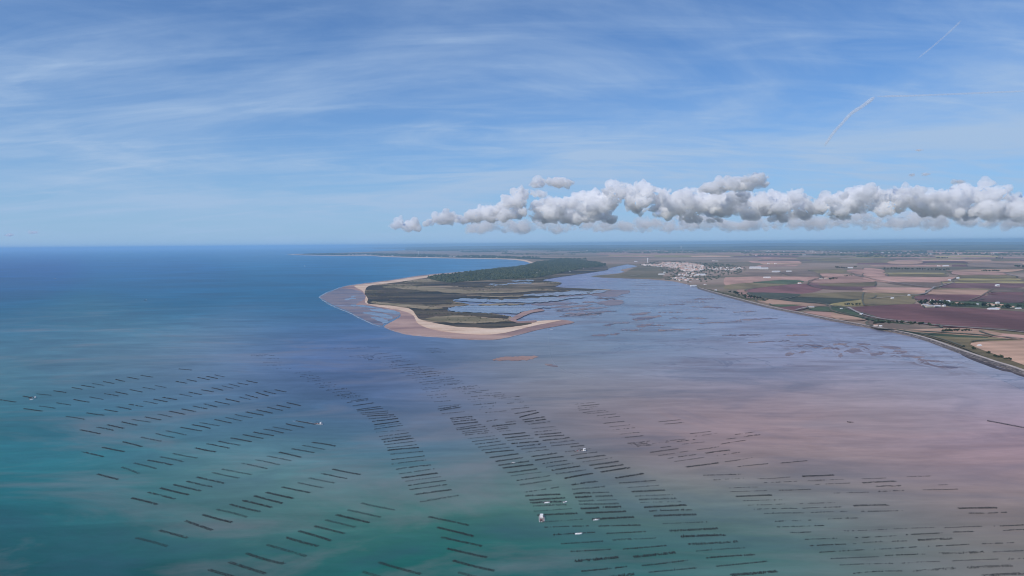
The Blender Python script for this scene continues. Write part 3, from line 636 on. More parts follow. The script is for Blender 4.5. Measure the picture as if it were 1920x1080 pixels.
trow("1600 502 1606 502", 2, 1.5, [0], 'dark tree at the right side of the white barn', 'avenue trees by the white barn', 1, .3)
trow("1657 504.5 1692 505.5 1720 506 1758 507 1780 507", 26, 1.5, [0, 1, 2], 'tree in the long broken line across the yellow field edge', 'long broken tree line', 3, .4)
trow("1840 509 1875 509.5", 8, 1.4, [0, 1], 'tree in the short line in front of the far right farm', 'short line before the far farm', 2, .3)
trow("1900 500 1925 502", 8, 1.9, [0, 1], 'tall dark tree of the clump at the far right edge', 'clump at the far right', 3, .6)
trow("1756 484.5 1775 484.5", 7, 2.0, [0, 1], 'tree of the distant dark clump on the plain', 'distant clump on the plain', 2, .3)
trow("1866 485.5 1880 485.5", 5, 2.0, [0, 1], 'tree of the small distant clump towards the right edge', 'small distant clump', 1, .2)
trow("1583 571.5 1596 572 1612 572.5", 9, .8, [1, 3], 'small hedge tree beside the little white field shed', 'hedge by the field shed', 2, .3)
trow("1581 519 1600 517", 5, .9, [1], 'low hedge tree along the lane past the pale farm', 'hedge by the pale farm lane', 2, .3)

def lump(n_seg=7):
    V = [(0, 0, 1)]; 
    for ring, (rr, zz) in enumerate(((.72, .62), (1.0, .1))):
        for j in range(n_seg): t = 2 * math.pi * (j + ring * .5) / n_seg; V.append((rr * math.cos(t), rr * math.sin(t), zz))
    Fc = []
    for j in range(n_seg):
        k = (j + 1) % n_seg
        Fc.append((0, 1 + j, 1 + k)); Fc.append((1 + j, 1 + n_seg + j, 1 + k)); Fc.append((1 + k, 1 + n_seg + j, 1 + n_seg + k))
    return np.array(V), np.array(Fc)
LV, LF = lump()
def scatter(name, poly, n, r0, r1, hk, z, m, clump=None):
    """a mass of crowns too far off to count: one mesh of ragged lumps"""
    W = [at(*q, z) for q in poly]; W2 = [(w.x, w.y) for w in W]
    xs = [w[0] for w in W2]; ys = [w[1] for w in W2]; Vs, Fs, k, tries = [], [], 0, 0
    # sample in the plane, a little denser where it is near
    while k < n and tries < n * 60:
        tries += 1; x = random.uniform(min(xs), max(xs)); y_ = random.uniform(min(ys), max(ys))
        if not inside(W2, x, y_): continue
        if clump and noise.noise((x / clump[0], y_ / clump[0], 2.2)) < clump[1]: continue
        r = random.uniform(r0, r1) * (1 + math.hypot(x, y_) / 14000)
        q = LV * np.array((r, r, r * hk)) * (1 + rng.normal(0, .16, LV.shape)); t = random.uniform(0, 6)
        q = q @ np.array(((math.cos(t), -math.sin(t), 0), (math.sin(t), math.cos(t), 0), (0, 0, 1)))
        Vs.append(q + np.array((x, y_, z))); Fs.append(LF + k * len(LV)); k += 1
    return tag(obj(name, npmesh(np.concatenate(Vs), np.concatenate(Fs), m)), kind='stuff')
m_pine = ground_mat('pine_mass', [(.3, (.028, .042, .024)), (.5, (.048, .064, .036)), (.72, (.09, .10, .052))], .02, fine=.35)
m_shrub = ground_mat('shrub_mass', [(.3, (.045, .048, .026)), (.5, (.078, .074, .042)), (.75, (.12, .105, .06))], .01, fine=.3)
scatter('pine_forest', smooth_poly(P("800 520 840 514.6 907 506.6 983 498.6 1006 492 1030 489.2 1060 486.8 1125 492.5 1133 498.5 1095 503 1044 513.3 1013 519.4 986 521.5 921 524.5 870 527.6 840 529.6"), 2), 5200, 5, 10, 1.1, 3.4, m_pine)
scatter('dune_shrubs', veg, 4200, 1.2, 3.2, .7, 2.6, m_shrub, (260, .05))
scatter('town_trees', P("1200 496.5 1225 491 1275 490 1310 493 1350 494 1392 500 1400 504 1390 512 1360 516 1340 526 1322 529.5 1296 530.5 1245 524 1258 516 1240 507 1236 501"), 800, 4, 6, 1.1, ZL, m_pine)
scatter('shore_copse', P("1308 539.5 1330 544 1372 552.5 1400 560 1440 561.5 1436 564.5 1392 562 1355 551.5"), 500, 3, 5, .9, ZL, m_shrub)
scatter('cape_woods', P("560 477.2 620 478.2 700 478.6 780 481.6 900 483.8 1000 486 1070 488 1140 490 1180 489 1100 486 1000 482.5 900 480 800 478 720 476.2 650 476"), 1500, 7, 13, 1.1, ZL + .6, m_pine, (900, -.1))
scatter('hedge_woods', P("1000 479 1200 476 1400 479 1600 482 1960 486 1960 472 1600 470 1200 468 900 467.5 800 470"), 2600, 7, 15, .8, ZL + 2, m_pine, (1500, .12))

# ------------------------------------------------------------------ buildings
m_white = plain('white_render', (.82, .79, .75), rnd=.12, var=.08); m_cream = plain('cream_render', (.62, .54, .45), rnd=.15, var=.1)
m_tile = plain('clay_tiles', (.56, .33, .245), rnd=.25, var=.2, scale=1.5); m_slate = plain('grey_roof', (.42, .41, .42), rnd=.2); m_metal = plain('pale_metal_roof', (.70, .71, .73), .45, .08, rnd=.1)
m_pale = plain('bleached_tiles', (.72, .63, .56), rnd=.15, var=.12); m_glass = plain('window_glass', (.03, .035, .045), .1, .1); m_conc = plain('white_concrete', (.72, .70, .68), .7, .08)
def house_mesh(w, d, h, rh, wall, roof, ov=.5):
    V = [(sx * w / 2, sy * d / 2, z) for z in (-.5, h) for sx, sy in ((-1, -1), (1, -1), (1, 1), (-1, 1))]
    Fc = [(0, 1, 5, 4), (1, 2, 6, 5), (2, 3, 7, 6), (3, 0, 4, 7)]; mi = [0, 0, 0, 0]
    V += [(-w / 2, 0, h + rh), (w / 2, 0, h + rh)]; Fc += [(4, 7, 8), (5, 9, 6)]; mi += [0, 0]      # gables
    k = len(V); W, D = w / 2 + ov, d / 2 + ov; dz = rh * ov / (d / 2); up = .18
    V += [(-W, -D, h - dz + up), (W, -D, h - dz + up), (W, 0, h + rh + up), (-W, 0, h + rh + up), (W, D, h - dz + up), (-W, D, h - dz + up)]
    V += [(x, y_, z - .16) for x, y_, z in V[k:k + 6]]
    Fc += [(k, k + 1, k + 2, k + 3), (k + 3, k + 2, k + 4, k + 5), (k + 6, k + 9, k + 8, k + 7), (k + 9, k + 11, k + 10, k + 8), (k, k + 6, k + 7, k + 1), (k + 4, k + 10, k + 11, k + 5),
           (k + 1, k + 7, k + 8, k + 2), (k + 2, k + 8, k + 10, k + 4), (k, k + 3, k + 9, k + 6), (k + 3, k + 5, k + 11, k + 9)]; mi += [1] * 10
    for sy in (-1, 1):                          # windows stand a little proud as dark shutters
        for wx in (-.3, .05, .32):
            q = len(V); x0, x1 = w * wx - .55, w * wx + .55; yy = sy * (d / 2 + .03)
            V += [(x0, yy, 1.0), (x1, yy, 1.0), (x1, yy, 2.3), (x0, yy, 2.3)]; Fc.append((q, q + 1, q + 2, q + 3)); mi.append(2)
    return mesh(V, Fc, [wall, roof, m_glass], mi)
HM = [house_mesh(11, 8, 3.4, 2.0, m_white, m_tile), house_mesh(14, 8.5, 3.6, 2.2, m_white, m_tile), house_mesh(10, 8, 5.6, 2.0, m_white, m_tile), house_mesh(12, 9, 5.4, 2.3, m_cream, m_tile), house_mesh(12, 8, 3.2, 1.8, m_white, m_slate), house_mesh(12, 8, 3.6, 1.8, m_white, m_pale)]
def sample_px(poly, n):
    """places inside an outline of the photograph, spread evenly over the ground"""
    W = [(w.x, w.y) for w in (at(*q) for q in poly)]; xs = [w[0] for w in W]; ys = [w[1] for w in W]; out = []
    tries = 0
    while len(out) < n and tries < 200000:
        tries += 1; x = random.uniform(min(xs), max(xs)); y_ = random.uniform(min(ys), max(ys))
        if inside(W, x, y_) and all((x - a) ** 2 + (y_ - b) ** 2 > 15 ** 2 for a, b in out[-400:]): out.append((x, y_))
    return out
def houses(poly, n, label, group, kinds, s=1.0, rot=None):
    for i, (x, y_) in enumerate(sorted(sample_px(P(poly), n), key=lambda q: pix(*q)[0])):
        o = obj('house', HM[random.choice(kinds)], loc=(x, y_, ZL + .3), rotz=(rot if rot is not None else random.choice((.35, 1.9)) + random.uniform(-.15, .15)))
        k = s * random.uniform(.95, 1.35); o.scale = (k, k, k * random.uniform(.95, 1.15)); tag(o, f'{ordinal(i + 1)} from the left: ' + label if n < 70 else label, 'house', group)
town_core = "1204 496.2 1236 496 1244 492.5 1290 493.5 1312 497 1322 501 1320 507 1304 509.5 1282 509 1272 504 1250 501.5 1206 498.4"
houses(town_core, 170, 'small pale house with pink tiled roof in the dense town centre', 'houses of the dense town centre', [0, 1, 2, 3, 5, 5], 1.4)
houses("1322 503 1345 503 1362 502 1392 502 1396 506 1360 508 1325 507.5", 42, 'white house in the row of houses right of the town centre', 'houses right of the town centre', [0, 1, 4, 5], 1.25)
houses("1258 522 1275 515 1290 512 1318 514 1312 524 1296 529.5 1270 527.5", 46, 'white house scattered among trees at the near end of town', 'houses at the near end of town', [0, 1, 4, 5], 1.25)
houses("1036 488.5 1060 488.2 1090 491 1130 494 1130 497.5 1100 499 1075 495 1050 492.5", 62, 'white house among pines on the spit across the river', 'houses among pines across the river', [0, 1, 4, 5], 1.4)
houses("1005 510 1035 505 1085 502.5 1120 503.5 1128 504.5 1095 507 1060 511.5 1010 519", 14, 'white house at the edge of the pine forest facing the mudflat', 'houses at the forest edge', [0, 4], 1.2)
# the rest of the town, too small to tell one by one
def house_mass(name, poly, n, s, me_i=1):
    Vs, Fs, off = [], [], 0; mi = []; me0 = HM[me_i]
    v0 = np.array([v_.co for v_ in me0.vertices]); f0 = [tuple(p_.vertices) for p_ in me0.polygons]; m0 = [p_.material_index for p_ in me0.polygons]
    for x, y_ in sample_px(P(poly), n):
        t = random.choice((.35, 1.9)) + random.uniform(-.2, .2); k = s * random.uniform(.8, 1.3)
        q = (v0 * k) @ np.array(((math.cos(t), math.sin(t), 0), (-math.sin(t), math.cos(t), 0), (0, 0, 1))) + np.array((x, y_, ZL + .3))
        Vs += [tuple(a) for a in q]; Fs += [tuple(i + off for i in f) for f in f0]; mi += m0; off += len(v0)
    tag(obj(name, mesh(Vs, Fs, list(HM[me_i].materials), mi)), kind='stuff')
house_mass('distant_town_houses', town_core, 170, 1.4)
house_mass('distant_pale_houses', town_core, 170, 1.4, 5)
house_mass('far_cape_houses', "548 477.4 600 478.0 650 478.5 690 478.4 720 479.6 760 480.8 860 482.4 950 484.2 950 483.4 860 481.4 760 479.8 690 477.4 600 477", 120, 2.2, 5)
house_mass('far_village_houses', "1080 469 1200 468 1300 469.5 1450 470 1480 473 1300 472.5 1100 471.5", 70, 2.2, 5)
house_mass('far_plain_houses', "1500 471 1700 474 1800 475.5 1900 475 1900 477 1780 478 1700 477 1500 473.5", 60, 1.9, 5)

BM = {'shed': house_mesh(42, 16, 5, 2.6, m_white, m_metal, .6), 'farm': house_mesh(20, 9, 5.5, 2.4, m_cream, m_tile), 'barn': house_mesh(30, 13, 6, 3, m_cream, m_slate), 'white': house_mesh(15, 9, 4.5, 2.2, m_white, m_tile), 'hut': house_mesh(7, 5, 3, 1.2, m_white, m_metal, .3)}
def building(px, py, kind, label, rz=.0, s=1.0, name=None):
    me = BM[kind]; o = empty(name or {'shed': 'shed', 'barn': 'barn', 'hut': 'hut'}.get(kind, 'farmhouse'), at(px, py, ZL + 1.4), rz); o.scale = (s, s, s)
    if kind + '_parts' not in BM:               # the same house taken apart into walls, roof and windows
        parts = []
        for mi_, nm in ((0, 'wall'), (1, 'roof')):
            fs = [tuple(p_.vertices) for p_ in me.polygons if p_.material_index == mi_]; used = sorted({i for f in fs for i in f}); ix = {a: b for b, a in enumerate(used)}
            parts.append((nm, mesh([me.vertices[i].co for i in used], [tuple(ix[i] for i in f) for f in fs], [me.materials[mi_]])))
        for p_ in me.polygons:
            if p_.material_index == 2: parts.append(('window', mesh([me.vertices[i].co for i in p_.vertices], [(0, 1, 2, 3)], [m_glass])))
        BM[kind + '_parts'] = parts
    for nm, mm_ in BM[kind + '_parts']: obj(nm, mm_, o)
    return tag(o, label, nm and {'shed': 'shed', 'barn': 'barn', 'hut': 'hut'}.get(kind, 'house'))
building(1770, 566.5, 'shed', 'long white farm shed at the right end of the large farmstead', -.12)
building(1756, 575.5, 'shed', 'pale shed at the front of the large farmstead beside dark trees', .35, .8)
building(1748, 563.8, 'white', 'white house half hidden behind trees of the large farmstead', .2)
building(1742, 575.8, 'barn', 'grey roofed barn at the front left of the large farmstead', .15, .9)
building(1770, 574.5, 'hut', 'low pale hut below the long white farm shed', .3, 1.5)
building(1734, 573.5, 'barn', 'grey barn at the left end of the large farmstead', .1, .8)
building(1794, 570.5, 'farm', 'cream farmhouse with tiled roof left of the hedge gap', .25)
building(1803, 571, 'farm', 'smaller tiled farmhouse right beside the cream farmhouse', -.1, .8)
building(1870, 569.5, 'hut', 'small white hut standing alone behind the hamlet roofs', .1, 1.8)
building(1856, 573, 'farm', 'tiled farmhouse at the left of the hamlet row', .05)
building(1864, 573.5, 'farm', 'tiled farmhouse in the middle of the hamlet row', .1, .9)
building(1876, 574.5, 'farm', 'tiled farmhouse at the right of the hamlet row', .1)
building(1862, 580.5, 'shed', 'long grey and white shed in front of the hamlet row', .12, .9)
building(1871, 579, 'white', 'bright white house beside the long shed in front of the hamlet', .1, .9)
building(1909, 578.8, 'shed', 'white shed at the far right edge of the hamlet', .15, .5)
building(1897, 577, 'farm', 'low tiled house left of the shed at the right edge', .1, .8)
building(1849, 572.5, 'white', 'small house at the left end of the farm hamlet', .1, .8)
building(1832, 572, 'hut', 'small hut with pale gable by the hedge trees', .1, 1.4)
building(1642, 611.8, 'white', 'white cottage behind the stone dike, the larger of two', -.25, .75)
building(1651, 613, 'hut', 'smaller white hut beside the cottage behind the dike', -.25, 1.1)
building(1836, 650, 'hut', 'lone low white hut at the edge of the tan oval field', .0, 1.2)
building(1615, 590.8, 'hut', 'white hut on the green bank above the dike', .6, 1.6)
building(1589, 571, 'hut', 'small white shed in the hedge corner left of the mauve field', .3, 1.4)
building(1577.5, 580, 'hut', 'tiny white hut at the corner of the green field', .3, 1.2)
building(1521, 577, 'barn', 'pale barn at the end of the light curved track', .2, .7)
building(1549, 523, 'farm', 'pale farmhouse with tiled roof in the pink fields', .1, 1.2)
building(1539, 523, 'barn', 'grey barn just left of the pale farmhouse in the pink fields', .1, .8)
building(1499, 531.8, 'white', 'white house beside the small green field', .2, 1.2)
building(1594, 502.8, 'shed', 'white barn beside the short avenue of dark trees', .0, 1.1)
building(1455, 510.3, 'shed', 'long cream building on the grass right of the town', .0, 1.5)
building(1479, 509.3, 'shed', 'second long pale building on the grass right of the town', .0, 1.0)
building(1416, 503.5, 'shed', 'long white greenhouse shed at the right end of the town', -.05, 2.4)
building(1432, 504.5, 'shed', 'lower white shed continuing the greenhouse right of the town', -.05, 1.8)
building(1438, 521, 'shed', 'low pale roof standing alone in the pink field', .0, 1.1)
building(1441, 494.3, 'white', 'white house on the left of the lone farm pair behind the town', .1, 1.9)
building(1454, 494.8, 'white', 'white house on the right of the lone farm pair behind the town', .1, 1.6)
building(1418, 479.3, 'white', 'small distant white farm on the plain behind the town', .1, 2.4)
building(1508, 478.6, 'shed', 'distant low white shed on the mauve plain', .0, 1.5)
building(1773, 499.2, 'shed', 'bright white barn on the dark lane of the right plain', .0, 1.3)
building(1760, 499.2, 'white', 'pale house left of the bright white barn on the plain', .0, 1.6)
building(1745, 477.0, 'shed', 'pale distant warehouse below the wooded plain', .0, 2.0)
building(1866, 475.5, 'shed', 'pale distant block on the wooded plain at the right', .0, 1.9)
building(1338, 489.5, 'white', 'white farmhouse on the plain right behind the town', .1, 2.0)
building(1344, 490, 'barn', 'grey barn on the plain right behind the town', .1, 1.2)
building(1796, 522.2, 'hut', 'tiny white hut at the bend of the field lane', .1, 2.2)
building(1780, 526.4, 'hut', 'tiny white hut at the edge of the yellow field', .1, 2.0)
building(1870, 536.8, 'hut', 'small pale hut at the corner of the purple field', .1, 2.6)
building(1673, 560.5, 'hut', 'white hut on the olive field left of the large farmstead', .1, 1.6)
building(1704, 554.8, 'hut', 'small hut in the green hedge above the large farmstead', .1, 1.5)
building(1240, 515, 'shed', 'pale shed on the salt marsh edge in front of the town', .1, 1.1)
building(1246, 511.5, 'hut', 'small hut beside the marsh track in front of town', .1, 2.2)
building(1314, 516.3, 'shed', 'long white hall below the town houses', .0, 1.6)
building(1192, 490.6, 'shed', 'white harbour shed left of the white water tower', .0, 1.0)
building(1342, 545.2, 'hut', 'small white hut by the copse behind the dike', .1, 1.5)
building(1300, 536.6, 'shed', 'low pale slipway shed at the start of the dike', .3, .9)
building(1322, 534, 'white', 'white house beside the first bend of the dike', .3, .9)

def lathe(prof, n=14, m=None, smooth=True):
    V, Fc = [], []
    for r_, z in prof:
        for j in range(n): t = 2 * math.pi * j / n; V.append((r_ * math.cos(t), r_ * math.sin(t), z))
    for i in range(len(prof) - 1):
        for j in range(n): k = (j + 1) % n; Fc.append((i * n + j, i * n + k, (i + 1) * n + k, (i + 1) * n + j))
    Fc.append(tuple(range((len(prof) - 1) * n, len(prof) * n)))
    return mesh(V, Fc, [m], smooth=smooth)
def water_tower(px, py, s, label):
    o = empty('water_tower', at(px, py, ZL)); o.scale = (s, s, s)
    obj('shaft', lathe([(5.2, -1), (4.4, 8), (4.2, 26), (5.0, 30)], m=m_conc), o); obj('tank', lathe([(5.0, 30), (6.6, 33), (6.9, 42), (6.4, 44)], m=m_conc), o); obj('cap', lathe([(6.7, 44), (6.0, 45), (2.0, 46.6), (.4, 47)], m=m_conc), o)
    return tag(o, label, 'water tower')
water_tower(1214.5, 492.4, 1.3, 'tall white water tower at the left end of the town')
water_tower(784.5, 478.2, 1.9, 'white water tower rising from the woods of the far cape')
water_tower(1277, 466.8, 2.4, 'faint white tower far behind the town under the horizon')
m_turb = plain('turbine_white', (.85, .85, .86), .4, .04)
def turbine(px, py, s, ph, label):
    o = empty('wind_turbine', at(px, py, 4)); o.scale = (s, s, s)
    obj('tower', lathe([(2.9, -1), (2.2, 50), (1.5, 92)], 10, m_turb), o)
    hub = Vector((0, -3.5, 93)); V, Fc = [], []
    q = obj('nacelle', mesh([(x, y_, z) for x in (-1.8, 1.8) for y_ in (-3, 6) for z in (91.2, 95)], [(0, 1, 3, 2), (4, 6, 7, 5), (0, 4, 5, 1), (2, 3, 7, 6), (1, 5, 7, 3), (0, 2, 6, 4)], [m_turb]), o)
    for k in range(3):
        t = ph + k * 2 * math.pi / 3; d = Vector((math.cos(t), 0, math.sin(t))); e = Vector((-math.sin(t), 0, math.cos(t)))
        Vb = []
        for f_, wd in ((0, 1.3), (.2, 2.2), (.6, 1.3), (1, .25)):
            c = hub + d * 42 * f_
            Vb += [c - e * wd, c + Vector((0, -.4, 0)), c + e * wd, c + Vector((0, .4, 0))]
        Fb = [(4 * i + j, 4 * i + (j + 1) % 4, 4 * i + 4 + (j + 1) % 4, 4 * i + 4 + j) for i in range(3) for j in range(4)]
        obj('blade', mesh(Vb, Fb, [m_turb]), o)
    return tag(o, label, 'wind turbine', 'wind turbines on the horizon')
turbine(910, 465.2, 1.25, .4, 'white wind turbine standing alone above the bay, leftmost of all')
turbine(1068.5, 465.0, 1.35, 1.2, 'taller white wind turbine of the close pair on the horizon')
turbine(1077.5, 465.0, 1.2, .1, 'white wind turbine on the right of the close pair')
turbine(1063.5, 464.4, 1.0, .8, 'faint wind turbine just left of the close pair')
turbine(1139.5, 465.0, 1.25, 1.7, 'white wind turbine standing alone left of the town, rightmost of all')

# ------------------------------------------------------------------ mussel stakes
m_stake, n, l, p = mat('mussel_stakes')
f = add_noise(n, l, 1.2, 4); l.new(ramp(n, l, f, [(.3, (.004, .006, .009)), (.7, (.014, .015, .017))]), p.inputs['Base Color']); p.inputs['Roughness'].default_value = .7
Q = {'a': (0, 640, 4), 'b': (0, 860, 4), 'c': (440, 640, 4), 'd': (380, 830, 4), 'e': (760, 640, 4), 'f': (760, 830, 4), 'g': (1160, 740, 4.908), 'h': (1160, 860, 4.908), 'r': (1500, 860, 4.571)}
ROWS = {
 0: "a 0 440 120 457 172 412 235 424 272 395 385 406 400 372 497 387 540 347 620 361 610 330 710 347 690 318 780 332 775 302 855 318 868 286 940 302 953 268 1040 285 1057 255 1145 270 1340 208 1440 217",
 1: "a 178 506 315 525 290 487 415 504 418 462 535 480 553 437 670 458 672 418 775 437 785 393 888 412 866 380 960 399 975 363 1068 382 1070 347 1165 362 1160 332 1245 348 1320 300 1402 316 1403 288 1473 302 1480 272 1570 290 1548 263 1632 281 1608 252 1685 268",
 2: "a 497 565 635 587 648 538 780 556 783 513 882 530 873 492 983 513 968 473 1072 491 1078 450 1180 471 1153 435 1255 456 1220 421 1325 439 1347 397 1440 415 1415 381 1512 401 1510 365 1602 381 1588 350 1672 369 1665 335 1750 354 1718 320 1797 340 1780 312 1863 328 1848 297 1930 313",
 3: "a 600 665 750 695 726 645 850 670 806 627 928 654 910 605 1030 631 990 587 1130 608 1085 568 1207 591 1185 547 1290 570 1268 525 1386 549 1362 508 1467 528 1447 486 1553 508 1530 470 1630 495 1612 452 1722 474 1690 433 1798 457 1793 418 1880 438 c 82 402 178 428 160 383 252 411 215 373 310 396 303 364 385 381",
 4: "a 617 829 777 867 768 796 932 829 920 755 1065 792 1053 720 1210 751 1168 693 1305 724 1245 672 1397 705 1353 646 1513 674 1440 627 1578 655 1500 611 1645 637 1610 588 1738 615 1692 572 1815 598 1763 550 1892 576 c 85 531 217 556 163 515 285 541 245 495 360 520 315 479 418 501 390 461 495 484",
 5: "a 730 997 888 1038 912 945 1042 993 1005 915 1172 957 1108 893 1292 929 1200 868 1373 905 1297 843 1480 877 1463 801 1617 831 1550 770 1720 804 1638 750 1800 781 1730 726 1885 755 c 62 701 215 730 142 682 293 710 220 660 368 690 285 643 430 670 385 620 523 647 458 598 605 625",
 6: "b 985 297 1180 346 1112 254 1312 304 1203 222 1415 273 1300 196 1505 244 1402 172 1597 214 1475 140 1685 187 1592 105 1792 148 1665 80 1888 122 d 295 156 485 198 395 130 577 168 483 102 663 138 575 73 738 111 667 48 835 77 748 22 915 53 820 0 995 28",
 7: "b 1020 596 1255 660 1192 540 1405 596 1388 468 1590 538 d 0 542 220 600 105 503 333 561 205 465 430 520 295 435 518 489 385 400 598 457 475 375 680 421 595 335 805 377 715 302 902 340 797 266 990 305 893 233 1080 272 973 200 1183 241",
 8: "d 45 955 285 1020 195 897 470 985 330 832 612 913 480 768 778 855 625 712 865 778 722 665 965 738 835 628 1065 684 920 582 1145 637 1000 543 1250 602 1087 507 1335 562 1188 455 1440 507",
 9: "f 170 558 475 622 238 637 512 705 268 712 573 778 313 796 612 863 357 886 665 963 397 975 660 1040 d 1322 900 1635 988 1200 970 1480 1046",
 10: "c 840 462 1002 440 870 450 1000 430 885 486 1045 463 912 515 1095 490 920 525 1115 503 945 540 1150 524 955 552 1152 540 990 564 1195 553 1005 584 1210 565 1030 602 1225 580 1045 628 1235 602 1045 645 1250 617 1047 661 1260 632 1058 685 1280 667 1082 717 1305 688 1100 739 1320 711 1118 759 1340 729 1125 778 1360 750 1143 801 1365 777 1147 820 1382 799 1168 850 1413 827 1175 890 1425 862 1177 924 1435 892 1210 962 1473 930 1230 997 1508 957 1252 1028 1522 991 1280 1052 1548 1017 d 1537 325 1825 286 1553 355 1833 317 1590 392 1866 355 1632 445 1918 398",
 11: "e 245 510 400 485 260 520 410 497 335 580 505 565 340 592 510 577 350 608 530 590 362 625 545 607 380 655 570 625 385 665 600 640 425 680 615 658 430 692 630 672 445 706 650 686 470 732 670 710 500 755 697 732 522 775 715 751 545 797 752 771 572 820 782 797 600 839 812 818 633 874 848 846 675 903 883 876 697 933 927 901 730 953 960 926 768 988 990 959 790 1012 1023 983 833 1047 1088 1010 860 1080 1098 1044 f 890 375 1153 335 898 402 1163 390 930 434 1198 417 937 456 1200 445 957 480 1212 468 963 517 1250 497 990 548 1290 533 1020 598 1332 577 1042 638 1375 627 1107 695 1422 675 1168 762 1480 742 1237 820 1543 803 1268 892 1597 862 1320 967 1660 932 1370 1034 1715 988",
 12: "e 605 603 690 590 650 640 830 620 670 655 770 640 685 664 775 652 750 610 825 600 705 678 790 670 728 703 900 687 748 728 935 707 765 747 960 728 795 770 998 752 835 793 1020 772 865 811 1055 793 905 836 1075 812 943 867 1140 842 972 895 1187 867 1028 921 1213 895 1058 946 1260 916 1098 970 1312 938 1130 998 1358 965 1192 1031 1405 993 1245 1080 1442 1052 f 1253 353 1500 332 1260 388 1390 380 1400 380 1530 375 1272 413 1397 405 1425 407 1555 401 1297 442 1415 436 1437 436 1587 431 1300 463 1600 459 1315 497 1455 490 1478 486 1625 483 1352 530 1655 518 1400 577 1713 561 1448 629 1770 621 1508 684 1803 670 1553 735 1697 725 1712 725 1887 716 h 40 835 440 803 135 908 520 868 210 990 640 938 275 1050 715 1010",
 13: "e 820 545 980 520 855 572 1000 535 880 592 1045 568 893 607 1055 586 925 625 1085 605 948 658 1125 641 967 683 1148 664 973 704 1168 687 1003 722 1190 706 1030 746 1230 724 1085 766 1265 744 1095 787 1303 766 1240 795 1343 784 1197 832 1395 806 1243 860 1440 833 1280 885 1500 857 1325 908 1550 876 1380 934 1600 902 1418 957 1635 927 1467 983 1687 950 1575 1028 1787 994 1600 1066 1882 1045 h 75 270 372 248 122 307 425 292 150 350 497 335 185 381 530 369 200 409 572 399 230 452 622 430 263 488 675 475 320 531 715 518 403 602 822 586 467 668 912 645 572 722 982 706 640 790 1095 765 710 855 1163 824 805 918 1255 888 900 995 1362 950 1030 1075 1455 1040",
 14: "g 357 254 567 232 420 273 595 258 655 362 850 340 703 385 915 355 530 435 705 413 585 460 790 437 290 534 550 498 385 490 480 480 362 565 645 520 440 592 710 553 500 620 785 580 620 668 915 630 980 620 1230 582 940 458 1170 422 980 412 1090 400 1070 370 1250 345 1150 388 1300 370 720 510 925 480 800 540 1020 512 885 567 1113 533 1090 665 1375 638 1490 632 1735 610",
 15: "g 780 744 1120 735 872 788 1172 772 1280 776 1580 760 1335 812 1645 800 1690 755 1830 748 1745 797 1865 790 1018 862 1300 853 1028 896 1365 885 1080 940 1410 927 1147 980 1515 970 1475 882 1770 873 1190 1020 1537 1008 1245 1058 1645 1050 1635 1008 1990 996 1690 1048 2050 1036 h 1340 508 1700 502 1768 500 2110 490 1437 580 1812 568 1458 632 1890 618 1580 683 1770 677 1650 750 2030 736",
 16: "r 20 153 290 143 70 190 370 180 130 224 430 212 290 298 590 290 530 175 740 168 537 210 820 196 653 240 870 236 670 285 890 275 920 157 1127 152 1055 270 1350 264 1187 228 1270 226 458 407 760 399 522 455 878 448 238 520 525 511 375 622 745 608 805 604 1150 592 1237 595 1560 583 1657 582 1960 569 1353 428 1690 424 1445 470 1770 462 470 680 828 662 905 655 1220 639 1313 632 1490 627 1742 620 2010 610 82 750 480 732 537 723 930 708 1005 700 1308 688 162 805 550 784 635 781 1000 759 1090 755 1445 738 1525 735 1850 722 262 861 675 843 723 835 1070 822 1190 815 1575 803 1650 803 2020 788 340 915 795 902 870 900 1220 883 1305 880 1700 864 1780 866 2100 852 430 990 875 966 965 962 1328 940 1435 940 1815 920 1560 1005 1960 986",
}
rows = []      # (band, x0, y0, x1, y1, gaps, double)
for b, s in ROWS.items():
    t = s.split(); key = None; nums = []
    def flush():
        ox, oy, k = Q[key]
        for i in range(0, len(nums), 4):
            a = nums[i:i + 4]; rows.append([b, ox + a[0] / k, oy + a[1] / k, ox + a[2] / k, oy + a[3] / k])
    for q in t:
        if q in Q:
            if nums: flush()
            key, nums = q, []
        else: nums.append(float(q))
    flush()
